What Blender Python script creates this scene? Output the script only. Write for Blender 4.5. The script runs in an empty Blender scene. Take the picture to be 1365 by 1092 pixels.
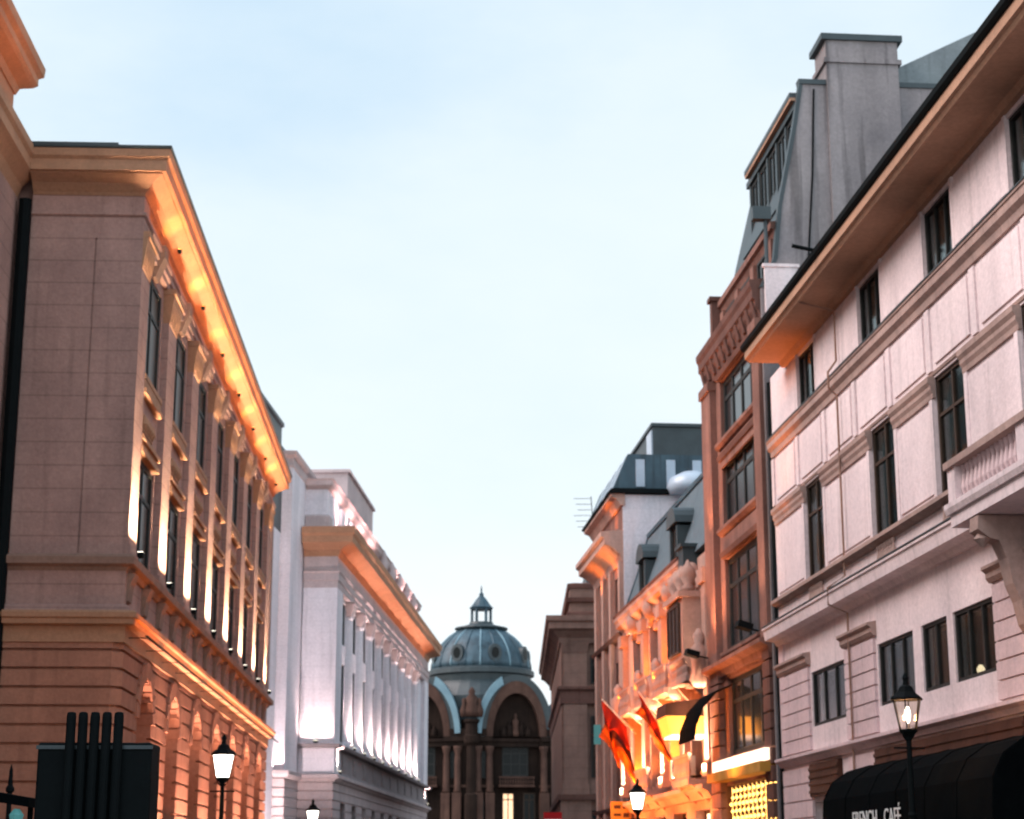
import bpy, bmesh, math, random
from mathutils import Vector
random.seed(7)
PI = math.pi
sc = bpy.context.scene
COL = sc.collection

# ------------------------------------------------------------------ materials
MATS = {}
def mat(name, col, rough=.8, var=.18, scale=.6, bump=.15, streak=.0, metal=0., spec=.1, joint=0.):
    if name in MATS: return MATS[name]
    m = bpy.data.materials.new(name); m.use_nodes = True
    nt = m.node_tree; N = nt.nodes; L = nt.links
    b = N['Principled BSDF']
    b.inputs['Roughness'].default_value = rough
    b.inputs['Metallic'].default_value = metal
    b.inputs['Specular IOR Level'].default_value = spec
    tc = N.new('ShaderNodeTexCoord')
    n1 = N.new('ShaderNodeTexNoise'); n1.inputs['Scale'].default_value = scale
    n1.inputs['Detail'].default_value = 8; n1.inputs['Roughness'].default_value = .65
    L.new(tc.outputs['Object'], n1.inputs['Vector'])
    r = N.new('ShaderNodeValToRGB')
    c = col
    r.color_ramp.elements[0].position = .3; r.color_ramp.elements[1].position = .7
    r.color_ramp.elements[0].color = (c[0]*(1-var), c[1]*(1-var), c[2]*(1-var*.9), 1)
    r.color_ramp.elements[1].color = (min(1, c[0]*(1+var)), min(1, c[1]*(1+var*.95)), min(1, c[2]*(1+var*.85)), 1)
    L.new(n1.outputs['Fac'], r.inputs['Fac'])
    out = r.outputs['Color']
    if streak > 0:
        mp = N.new('ShaderNodeMapping'); mp.inputs['Scale'].default_value = (.8, .8, .1)
        L.new(tc.outputs['Object'], mp.inputs['Vector'])
        n2 = N.new('ShaderNodeTexNoise'); n2.inputs['Scale'].default_value = 1.1; n2.inputs['Detail'].default_value = 4
        L.new(mp.outputs['Vector'], n2.inputs['Vector'])
        r2 = N.new('ShaderNodeMapRange'); r2.inputs['From Min'].default_value = .35; r2.inputs['From Max'].default_value = .7
        r2.inputs['To Min'].default_value = 1 - streak; r2.inputs['To Max'].default_value = 1
        L.new(n2.outputs['Fac'], r2.inputs['Value'])
        mx = N.new('ShaderNodeMix'); mx.data_type = 'RGBA'; mx.blend_type = 'MULTIPLY'; mx.inputs['Factor'].default_value = 1
        L.new(out, mx.inputs['A']); L.new(r2.outputs['Result'], mx.inputs['B'])
        out = mx.outputs['Result']
    if rough > .7:
        n4 = N.new('ShaderNodeTexNoise'); n4.inputs['Scale'].default_value = 9; n4.inputs['Detail'].default_value = 6; n4.inputs['Roughness'].default_value = .75
        L.new(tc.outputs['Object'], n4.inputs['Vector'])
        r4 = N.new('ShaderNodeMapRange'); r4.inputs['From Min'].default_value = .3; r4.inputs['From Max'].default_value = .7; r4.inputs['To Min'].default_value = .84; r4.inputs['To Max'].default_value = 1.12
        L.new(n4.outputs['Fac'], r4.inputs['Value'])
        mx = N.new('ShaderNodeMix'); mx.data_type = 'RGBA'; mx.blend_type = 'MULTIPLY'; mx.inputs['Factor'].default_value = 1
        L.new(out, mx.inputs['A']); L.new(r4.outputs['Result'], mx.inputs['B']); out = mx.outputs['Result']
    if joint > 0:
        sz = N.new('ShaderNodeSeparateXYZ'); L.new(tc.outputs['Object'], sz.inputs[0])
        fr_ = N.new('ShaderNodeMath'); fr_.operation = 'PINGPONG'; fr_.inputs[1].default_value = .31; L.new(sz.outputs['Z'], fr_.inputs[0])
        gt = N.new('ShaderNodeMapRange'); gt.inputs['From Min'].default_value = .0; gt.inputs['From Max'].default_value = .035; gt.inputs['To Min'].default_value = 1-joint; gt.inputs['To Max'].default_value = 1
        L.new(fr_.outputs[0], gt.inputs['Value'])
        mx = N.new('ShaderNodeMix'); mx.data_type = 'RGBA'; mx.blend_type = 'MULTIPLY'; mx.inputs['Factor'].default_value = 1
        L.new(out, mx.inputs['A']); L.new(gt.outputs['Result'], mx.inputs['B']); out = mx.outputs['Result']
    if streak > .12:
        mp = N.new('ShaderNodeMapping'); mp.inputs['Scale'].default_value = (2.6, 2.6, .16); mp.inputs['Location'].default_value = (3, 1, 5)
        L.new(tc.outputs['Object'], mp.inputs['Vector'])
        n2 = N.new('ShaderNodeTexNoise'); n2.inputs['Scale'].default_value = 1.3; n2.inputs['Detail'].default_value = 5
        L.new(mp.outputs['Vector'], n2.inputs['Vector'])
        r2 = N.new('ShaderNodeMapRange'); r2.inputs['From Min'].default_value = .32; r2.inputs['From Max'].default_value = .45; r2.inputs['To Min'].default_value = 1-streak; r2.inputs['To Max'].default_value = 1
        L.new(n2.outputs['Fac'], r2.inputs['Value'])
        mx = N.new('ShaderNodeMix'); mx.data_type = 'RGBA'; mx.blend_type = 'MULTIPLY'; mx.inputs['Factor'].default_value = 1
        L.new(out, mx.inputs['A']); L.new(r2.outputs['Result'], mx.inputs['B']); out = mx.outputs['Result']
    L.new(out, b.inputs['Base Color'])
    if bump > 0:
        n3 = N.new('ShaderNodeTexNoise'); n3.inputs['Scale'].default_value = 14; n3.inputs['Detail'].default_value = 5
        L.new(tc.outputs['Object'], n3.inputs['Vector'])
        bp = N.new('ShaderNodeBump'); bp.inputs['Strength'].default_value = bump; bp.inputs['Distance'].default_value = .05
        L.new(n3.outputs['Fac'], bp.inputs['Height']); L.new(bp.outputs['Normal'], b.inputs['Normal'])
    MATS[name] = m
    return m

def emit(name, col, strength):
    if name in MATS: return MATS[name]
    m = bpy.data.materials.new(name); m.use_nodes = True
    b = m.node_tree.nodes['Principled BSDF']
    b.inputs['Base Color'].default_value = (*[min(1, x) for x in col], 1)
    b.inputs['Emission Color'].default_value = (*col, 1)
    b.inputs['Emission Strength'].default_value = strength
    MATS[name] = m
    return m

def clear_glass(name, tint=(.85, .9, .9), refl=.6):
    if name in MATS: return MATS[name]
    m = bpy.data.materials.new(name); m.use_nodes = True
    nt = m.node_tree; N = nt.nodes; L = nt.links
    N.remove(N['Principled BSDF'])
    t = N.new('ShaderNodeBsdfTransparent'); t.inputs['Color'].default_value = (*tint, 1)
    g = N.new('ShaderNodeBsdfGlossy'); g.inputs['Roughness'].default_value = .06
    f = N.new('ShaderNodeFresnel'); f.inputs['IOR'].default_value = 1.45
    k = N.new('ShaderNodeMath'); k.operation = 'MULTIPLY'; k.inputs[1].default_value = refl
    L.new(f.outputs[0], k.inputs[0])
    mx = N.new('ShaderNodeMixShader')
    L.new(k.outputs[0], mx.inputs[0]); L.new(t.outputs[0], mx.inputs[1]); L.new(g.outputs[0], mx.inputs[2])
    L.new(mx.outputs[0], N['Material Output'].inputs['Surface'])
    MATS[name] = m
    return m

M_BANK = mat('bank_stone', (.42, .25, .21), .85, .22, .4, .25, .16, joint=.3)
M_BANKB = mat('bank_base_stone', (.42, .19, .125), .85, .16, .7, .22, .14)
M_BANKT = mat('bank_trim_stone', (.45, .235, .14), .8, .14, .9, .2, .1)  # orange pushed into the trim colour to strengthen the amber lamp glow
M_WHITE = mat('white_render', (.83, .76, .79), .8, .08, .4, .15, .14, joint=.08)
M_WHITEB = mat('grey_pink_stone', (.55, .44, .43), .85, .12, .8, .2, .12)
M_DADO = mat('grey_dado_stone', (.30, .25, .25), .85, .12, .8, .2, .1)
M_PALE = mat('pale_pink_stucco', (.84, .70, .695), .85, .1, .45, .22, .15)
M_PALEB = mat('pale_pink_block', (.72, .55, .55), .85, .1, .8, .2, .15)
M_TRIM = mat('brown_trim', (.30, .18, .135), .8, .16, 1.2, .15, .1)
M_TRIMP = mat('tan_trim', (.43, .30, .26), .8, .16, 1.2, .15, .14)
M_CREAM = mat('cream_eaves', (.46, .27, .18), .75, .1, .8, .1, .12)
M_GABLE = mat('grey_render', (.31, .275, .275), .9, .2, .4, .3, .4)
M_ROSE = mat('rose_stone', (.29, .15, .118), .82, .22, .8, .25, .3)
M_ROSED = mat('dark_rose_stone', (.16, .082, .066), .85, .16, .9, .2, .2)
M_ORN = mat('warm_ornate_stone', (.52, .32, .26), .8, .14, .9, .2, .14)
M_PILL = mat('brown_stone', (.25, .15, .12), .85, .18, .9, .22, .2, joint=.2)
M_PAL = mat('sooty_stone', (.028, .017, .013), .85, .4, .35, .25, .3)
M_PALL = mat('sooty_stone_light', (.10, .055, .042), .85, .35, .5, .25, .25)
M_COPPER = mat('weathered_copper', (.055, .105, .135), .5, .3, .8, .2, .45, spec=.4)
M_COPPERL = mat('pale_copper_edge', (.20, .31, .36), .5, .15, .6, .1, .1)
M_SLATE = mat('blue_slate', (.085, .12, .14), .6, .25, 2.2, .3, .15, spec=.5)
M_ZINC = mat('dark_zinc', (.035, .05, .055), .5, .25, 1.2, .15, .1, spec=.5)
M_ZINCL = mat('pale_zinc', (.42, .50, .58), .35, .12, .8, .05, .1, spec=.6)
M_BLACK = mat('black_metal', (.003, .005, .0055), .8, .2, 3, .05, 0, spec=.12)
M_FRAME = mat('dark_window_wood', (.035, .035, .033), .55, .2, 3, .05, 0)
M_FRAMEW = mat('brown_window_wood', (.06, .04, .03), .55, .2, 3, .05, 0)
M_PANE = mat('dark_glass', (.010, .012, .012), .2, .1, .3, 0, 0, spec=.12)
M_PANE2 = mat('dark_glass_sheen', (.016, .02, .022), .12, .2, .8, 0, 0, spec=.25)
M_PANE3 = mat('brown_curtained_glass', (.045, .03, .022), .3, .5, 2.5, 0, .5, spec=.2)
M_PANEB = mat('sky_glass', (.02, .03, .035), .04, .1, .3, 0, 0, spec=1.)
M_CLEAR = clear_glass('window_glass', (.8, .86, .85), .5)
M_LANT = clear_glass('lantern_glass', (.95, .93, .88), .5)
M_CURT = mat('beige_curtain', (.10, .06, .045), .9, .2, 2, .1, .2)
M_CURTG = mat('grey_curtain', (.035, .04, .038), .9, .2, 2, .1, .25)
M_ROOM = mat('dim_room', (.04, .035, .03), .9, .2, 1, 0, 0)
M_SIGNB = mat('brown_sign_board', (.085, .038, .026), .6, .22, 1.5, .1, .3)
M_CANV = mat('black_canvas', (.0025, .0035, .004), .95, .3, 2, .1, 0, spec=.02)
M_WLET = mat('white_lettering', (.75, .75, .72), .6, .04, 3, 0, 0)
M_FLAGR = mat('red_cloth', (.30, .02, .012), .8, .15, 2, .1, 0)
M_FLAGO = mat('orange_cloth', (.42, .075, .012), .8, .12, 2, .1, 0)
M_FLAGD = mat('dark_cloth', (.06, .012, .012), .8, .15, 2, .1, 0)
M_ACW = mat('white_enamel', (.7, .66, .64), .5, .05, 2, 0, .1)
M_ASPH = mat('asphalt', (.05, .048, .048), .85, .2, 1.5, .25, 0)
M_PAVE = mat('granite_paving', (.16, .14, .135), .75, .18, 1.2, .2, 0)
M_GOLD = mat('ochre_panel', (.55, .27, .05), .6, .2, 1.5, .1, 0)
M_TEAL = emit('teal_sign_light', (.06, .2, .2), .5)
M_REDS = mat('red_sign_paint', (.5, .02, .025), .5, .08, 2, 0, 0)
M_WSIGN = emit('white_sign_light', (.85, .85, .9), .6)
E_LAMP = emit('lamp_glow', (1., .93, .82), 6)
E_LENS = emit('floodlight_lens', (1., .9, .72), 5)
E_LENSO = emit('sodium_lens', (1., .42, .08), 4)
E_SHOP = emit('shop_light', (1., .72, .45), 2.2)
E_WARM = emit('lit_room', (1., .62, .36), 1.1)
E_BULB = emit('fairy_bulb', (1., .55, .14), 3.5)
E_STRIP = emit('sign_strip_light', (1., .78, .6), 1.5)
E_AMBER = emit('amber_panel_light', (1., .45, .07), .9)

# ------------------------------------------------------------------ geometry helpers
class Frame:
    """A wall's own axes: s runs along the wall, o points out of it, z is up."""
    def __init__(s, x, y, ang, sg):
        s.x, s.y, s.a, s.sg = x, y, ang, sg
        s.c, s.n = math.cos(ang), math.sin(ang)
    def p(s, a, o, z):
        y = s.sg*o
        return (s.x + a*s.c - y*s.n, s.y + a*s.n + y*s.c, z)
FW = Frame(0, 0, 0, 1)

class MB:
    def __init__(s, fr=FW): s.v, s.f, s.fr = [], [], fr
    def box(s, a0, a1, o0, o1, z0, z1):
        i = len(s.v); p = s.fr.p
        s.v += [p(a, o, z) for z in (z0, z1) for (a, o) in ((a0, o0), (a1, o0), (a1, o1), (a0, o1))]
        s.f += [(i, i+1, i+2, i+3), (i+4, i+5, i+6, i+7), (i, i+1, i+5, i+4), (i+1, i+2, i+6, i+5), (i+2, i+3, i+7, i+6), (i+3, i, i+4, i+7)]
        return s
    def hexa(s, pts):      # 8 points (s,o,z): bottom ring then top ring
        i = len(s.v)
        s.v += [s.fr.p(*q) for q in pts]
        s.f += [(i, i+1, i+2, i+3), (i+4, i+5, i+6, i+7), (i, i+1, i+5, i+4), (i+1, i+2, i+6, i+5), (i+2, i+3, i+7, i+6), (i+3, i, i+4, i+7)]
        return s
    def prism(s, poly, a0, a1):     # poly of (o,z), pulled along s
        i = len(s.v); n = len(poly)
        for a in (a0, a1): s.v += [s.fr.p(a, o, z) for o, z in poly]
        s.f.append(tuple(range(i, i+n))); s.f.append(tuple(range(i+n, i+2*n)))
        for k in range(n): s.f.append((i+k, i+(k+1) % n, i+n+(k+1) % n, i+n+k))
        return s
    def slab(s, poly, o0, o1):      # poly of (s,z), pulled along o
        i = len(s.v); n = len(poly)
        for o in (o0, o1): s.v += [s.fr.p(a, o, z) for a, z in poly]
        s.f.append(tuple(range(i, i+n))); s.f.append(tuple(range(i+n, i+2*n)))
        for k in range(n): s.f.append((i+k, i+(k+1) % n, i+n+(k+1) % n, i+n+k))
        return s
    def sweep(s, prof, path):       # prof of (d,z); path of (s,o) corners, d is pushed to the path's right
        n = len(prof); m = len(path); rings = []
        for k in range(m):
            ds = []
            if k > 0: ds.append((path[k][0]-path[k-1][0], path[k][1]-path[k-1][1]))
            if k < m-1: ds.append((path[k+1][0]-path[k][0], path[k+1][1]-path[k][1]))
            ns = []
            for dx, dy in ds:
                l = math.hypot(dx, dy); ns.append((dy/l, -dx/l))
            nx = sum(q[0] for q in ns)/len(ns); ny = sum(q[1] for q in ns)/len(ns)
            q = nx*nx + ny*ny; nx, ny = nx/q, ny/q
            i = len(s.v); rings.append(i)
            s.v += [s.fr.p(path[k][0]+nx*d, path[k][1]+ny*d, z) for d, z in prof]
        s.f.append(tuple(range(rings[0], rings[0]+n))); s.f.append(tuple(range(rings[-1], rings[-1]+n)))
        for k in range(m-1):
            a, b = rings[k], rings[k+1]
            for j in range(n): s.f.append((a+j, a+(j+1) % n, b+(j+1) % n, b+j))
        return s
    def tube(s, pts, r, n=8):
        pts = [Vector(s.fr.p(*q)) for q in pts]
        rr = r if isinstance(r, (list, tuple)) else [r]*len(pts)
        rings = []
        for k, q in enumerate(pts):
            d = (pts[min(k+1, len(pts)-1)] - pts[max(k-1, 0)]).normalized()
            u = d.cross(Vector((0, 0, 1)) if abs(d.z) < .9 else Vector((1, 0, 0))).normalized(); w = d.cross(u)
            i = len(s.v); rings.append(i)
            s.v += [tuple(q + (u*math.cos(2*PI*j/n) + w*math.sin(2*PI*j/n))*rr[k]) for j in range(n)]
        s.f.append(tuple(range(rings[0], rings[0]+n))); s.f.append(tuple(range(rings[-1], rings[-1]+n)))
        for k in range(len(pts)-1):
            a, b = rings[k], rings[k+1]
            for j in range(n): s.f.append((a+j, a+(j+1) % n, b+(j+1) % n, b+j))
        return s
    def lathe(s, prof, c=(0, 0), n=16, rot=0.):      # prof of (r,z) about (s,o)=c
        rings = []
        for r, z in prof:
            i = len(s.v); rings.append(i)
            s.v += [s.fr.p(c[0]+r*math.cos(rot+2*PI*j/n), c[1]+r*math.sin(rot+2*PI*j/n), z) for j in range(n)]
        s.f.append(tuple(range(rings[0], rings[0]+n))); s.f.append(tuple(range(rings[-1], rings[-1]+n)))
        for k in range(len(prof)-1):
            a, b = rings[k], rings[k+1]
            for j in range(n): s.f.append((a+j, a+(j+1) % n, b+(j+1) % n, b+j))
        return s
    def arch(s, c, zs, r0, r1, h, o0, o1, a0=0., a1=PI, n=14):    # ring of an arch: centre s=c, spring zs, h = height / width stretch
        for k in range(n):
            t0, t1 = a0+(a1-a0)*k/n, a0+(a1-a0)*(k+1)/n
            q = lambda r, t: (c+r*math.cos(t), zs+r*h*math.sin(t))
            s.slab([q(r0, t0), q(r1, t0), q(r1, t1), q(r0, t1)], o0, o1)
        return s
    def wall(s, a0, a1, z0, z1, of, ob, holes):
        """a wall slab with rectangular or arched (h[4]=spring) openings (s0,s1,z0,z1[,spring])"""
        xs = sorted(set([a0, a1] + [h[0] for h in holes] + [h[1] for h in holes]))
        zs = sorted(set([z0, z1] + [h[2] for h in holes] + [h[3] for h in holes]))
        p = s.fr.p
        def quad(*q):
            i = len(s.v); s.v.extend(p(*w) for w in q); s.f.append((i, i+1, i+2, i+3))
        for i in range(len(xs)-1):
            for j in range(len(zs)-1):
                mx, mz = (xs[i]+xs[i+1])/2, (zs[j]+zs[j+1])/2
                if any(h[0] < mx < h[1] and h[2] < mz < h[3] for h in holes): continue
                quad((xs[i], of, zs[j]), (xs[i+1], of, zs[j]), (xs[i+1], of, zs[j+1]), (xs[i], of, zs[j+1]))
        for h in holes:
            b0, b1, c0, c1 = h[:4]
            if len(h) == 5:
                sp = h[4]; c = (b0+b1)/2; r = (b1-b0)/2; n = 12
                quad((b0, of, c0), (b0, of, sp), (b0, ob, sp), (b0, ob, c0)); quad((b1, of, c0), (b1, of, sp), (b1, ob, sp), (b1, ob, c0))
                for k in range(n):
                    t0, t1 = PI*k/n, PI*(k+1)/n
                    x0, y0, x1, y1 = c+r*math.cos(t0), sp+(c1-sp)*math.sin(t0), c+r*math.cos(t1), sp+(c1-sp)*math.sin(t1)
                    quad((x0, of, y0), (x1, of, y1), (x1, of, c1), (x0, of, c1))
                    quad((x0, of, y0), (x1, of, y1), (x1, ob, y1), (x0, ob, y0))
            else:
                quad((b0, of, c0), (b0, of, c1), (b0, ob, c1), (b0, ob, c0)); quad((b1, of, c0), (b1, of, c1), (b1, ob, c1), (b1, ob, c0))
                quad((b0, of, c1), (b1, of, c1), (b1, ob, c1), (b0, ob, c1))
            quad((b0, of, c0), (b1, of, c0), (b1, ob, c0), (b0, ob, c0))
        return s
    def build(s, name, m, parent=None, smooth=False, loc=None, recalc=True):
        me = bpy.data.meshes.new(name); me.from_pydata(s.v, [], s.f); me.validate()
        if recalc:
            bm = bmesh.new(); bm.from_mesh(me); bmesh.ops.recalc_face_normals(bm, faces=bm.faces); bm.to_mesh(me); bm.free()
        if smooth:
            for q in me.polygons: q.use_smooth = True
        me.materials.append(m)
        o = bpy.data.objects.new(name, me); COL.objects.link(o)
        if parent: o.parent = parent
        if loc: o.location = loc
        return o

def tag(o, label, cat, group=None):
    o['label'] = label; o['category'] = cat
    if group: o['group'] = group
    return o
def thing(name, label, cat, loc=(0, 0, 0), rz=0, group=None):
    o = bpy.data.objects.new(name, None); COL.objects.link(o)
    o.location = loc; o.rotation_euler = (0, 0, rz); o.empty_display_size = .3
    return tag(o, label, cat, group)
def child(name, me, parent, loc=(0, 0, 0), rz=0):
    o = bpy.data.objects.new(name, me); COL.objects.link(o); o.parent = parent; o.location = loc; o.rotation_euler = (0, 0, rz)
    return o

WIN = {}
def window(root, fr, a, o, z0, w, h, nx=2, ts=(.72,), fm=M_FRAME, pm=None, bar=.07, curtain=None, rise=0):
    """a framed window; a child pane (and curtain) hangs under the frame"""
    pm = random.choice((M_PANE, M_PANE, M_PANE, M_PANE2, M_PANE3)) if pm in (None, M_PANE) else pm
    key = (w, h, nx, ts, fm.name, pm.name, curtain, rise)
    if key not in WIN:
        f = MB()
        f.box(-w/2, -w/2+bar*1.3, -.05, .05, 0, h); f.box(w/2-bar*1.3, w/2, -.05, .05, 0, h)
        f.box(-w/2+bar*1.3, w/2-bar*1.3, -.05, .05, 0, bar*1.4)
        if rise: f.arch(0, h, w/2-bar*1.3, w/2, rise/(w/2), -.05, .05)
        else: f.box(-w/2+bar*1.3, w/2-bar*1.3, -.05, .05, h-bar*1.2, h)
        for k in range(1, nx):
            x = -w/2 + w*k/nx; f.box(x-bar*.55, x+bar*.55, -.045, .045, bar*1.4, h-bar*1.2)
        for t in ts:
            f.box(-w/2+bar*1.3, w/2-bar*1.3, -.04, .04, h*t-bar*.5, h*t+bar*.5)
        fo = f.build('window', fm); me = fo.data; bpy.data.objects.remove(fo)
        q = MB()
        if rise:
            pts = [(-w/2+.03, .03), (w/2-.03, .03)] + [((w/2-.03)*math.cos(PI*k/10), h+(rise-.03)*math.sin(PI*k/10)) for k in range(11)]
            q.slab(pts, -.008, .008)
        else: q.box(-w/2+.03, w/2-.03, -.008, .008, .03, h-.03)
        po = q.build('pane', pm); pme = po.data; bpy.data.objects.remove(po)
        cme = None
        if curtain:
            c = MB(); n = 15
            for (x0, x1) in curtain[1]:
                pp = []
                for k in range(n+1):
                    x = x0+(x1-x0)*k/n; pp.append((x, .035*math.sin(k*1.9)+.02*math.sin(k*3.3+1)))
                for k in range(n):
                    c.hexa([(pp[k][0], pp[k][1], .04), (pp[k+1][0], pp[k+1][1], .04), (pp[k+1][0], pp[k+1][1]-.006, .04), (pp[k][0], pp[k][1]-.006, .04),
                            (pp[k][0], pp[k][1], h-.05), (pp[k+1][0], pp[k+1][1], h-.05), (pp[k+1][0], pp[k+1][1]-.006, h-.05), (pp[k][0], pp[k][1]-.006, h-.05)])
            co = c.build('curtain', MATS[curtain[0]]); cme = co.data; bpy.data.objects.remove(co)
        WIN[key] = (me, pme, cme)
    me, pme, cme = WIN[key]
    wo = child('window', me, root, fr.p(a, o, z0), fr.a)
    child('pane', pme, wo)
    if cme: child('curtain', cme, wo, (0, -fr.sg*.16, 0))
    return wo

def aim(o, d):
    o.rotation_mode = 'QUATERNION'; o.rotation_quaternion = Vector(d).to_track_quat('-Z', 'Y')
def spot(loc, d, watts, col, ang=60, blend=.8, rad=.08):
    l = bpy.data.lights.new('lamp_light', 'SPOT'); l.energy = watts; l.color = col; l.spot_size = math.radians(ang); l.spot_blend = blend
    l.shadow_soft_size = rad
    o = bpy.data.objects.new('lamp_light', l); COL.objects.link(o); o.location = loc; aim(o, d); return o
def point(loc, watts, col, rad=.15):
    l = bpy.data.lights.new('lamp_light', 'POINT'); l.energy = watts; l.color = col; l.shadow_soft_size = rad
    o = bpy.data.objects.new('lamp_light', l); COL.objects.link(o); o.location = loc; return o
def bar_light(loc, d, lx, ly, watts, col, rz=0, spread=150):
    l = bpy.data.lights.new('strip_light', 'AREA'); l.shape = 'RECTANGLE'; l.size = lx; l.size_y = ly; l.energy = watts; l.color = col; l.spread = math.radians(spread)
    o = bpy.data.objects.new('strip_light', l); COL.objects.link(o); o.location = loc
    o.rotation_mode = 'QUATERNION'
    z = -Vector(d).normalized(); x = Vector((math.cos(rz), math.sin(rz), 0)); y = z.cross(x).normalized(); x = y.cross(z)
    from mathutils import Matrix
    o.rotation_quaternion = Matrix((x, y, z)).transposed().to_quaternion(); return o

WARM = (1., .76, .50); PINK = (1., .74, .70); SOD = (1., .25, .02); SODW = (1., .52, .30)

FLD = {}
def floodlight(fr, wx, a, o, z, lean, watts, col, ang, label, group, lens=None, size=.13, blend=.8, wide=0):
    """small box floodlight lying on a ledge, tilted up along the wall; wx = the wall root's world offset"""
    lens = lens or E_LENS; watts *= random.uniform(.7, 1.25)
    k = (size, lens.name)
    if k not in FLD:
        b = MB(); b.box(-size, size, -size*.6, size*.6, .03, .03+size*.9)
        bo = b.build('housing', M_BLACK); bm_ = bo.data; bpy.data.objects.remove(bo)
        q = MB(); q.box(-size*.85, size*.85, -size*.5, size*.5, .032+size*.9, .045+size*.9)
        qo = q.build('lens', lens); qm = qo.data; bpy.data.objects.remove(qo)
        q = MB(); q.box(-size*.4, size*.4, -size*.3, size*.3, 0, .028)
        fo = q.build('foot', M_BLACK); fm = fo.data; bpy.data.objects.remove(fo)
        FLD[k] = (bm_, qm, fm)
    p = fr.p(a, o, z); P = (p[0]+wx[0], p[1]+wx[1], p[2]+wx[2])
    t = thing('floodlight', label, 'floodlight', P, fr.a, group)
    for n, me in zip(('housing', 'lens', 'foot'), FLD[k]): child(n, me, t)
    d0 = fr.p(0, 0, 0); d1 = fr.p(0, lean, 1)
    if wide: bar_light((P[0], P[1], P[2]+.06+size*.9), (d1[0]-d0[0], d1[1]-d0[1], 1), wide, .1, watts, col, fr.a, ang)
    else: spot((P[0], P[1], P[2]+.06+size*.9), (d1[0]-d0[0], d1[1]-d0[1], 1), watts, col, ang, blend, size*.5)
    return t

def baluster(mb, a, o, z0, h, r=.075):
    mb.lathe([(r*.9, z0), (r*.9, z0+.06*h), (r*.5, z0+.12*h), (r, z0+.35*h), (r*.45, z0+.75*h), (r*.8, z0+.9*h), (r*.9, z0+h)], (a, o), 8)

# ------------------------------------------------------------------ ground
g = MB(); g.box(-400, 400, -60, 700, -.6, 0); g.build('ground', M_PAVE)['kind'] = 'structure'
g = MB(); g.hexa([(-6.2, -20, .004), (4.6, -20, .004), (-.5, 170, .004), (-6.0, 170, .004), (-6.2, -20, .008), (4.6, -20, .008), (-.5, 170, .008), (-6.0, 170, .008)])
g.build('road', M_ASPH)['kind'] = 'structure'
for q, (x0, x1, x2, x3) in enumerate(((-6.5, -6.2, -6.0, -6.3), (4.6, 4.9, -.2, -.5))):
    g = MB(); g.hexa([(x0, -20, .0), (x1, -20, 0), (x2, 170, 0), (x3, 170, 0), (x0, -20, .12), (x1, -20, .12), (x2, 170, .12), (x3, 170, .12)])
    g.build('kerb', M_PAVE)['kind'] = 'structure'

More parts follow.
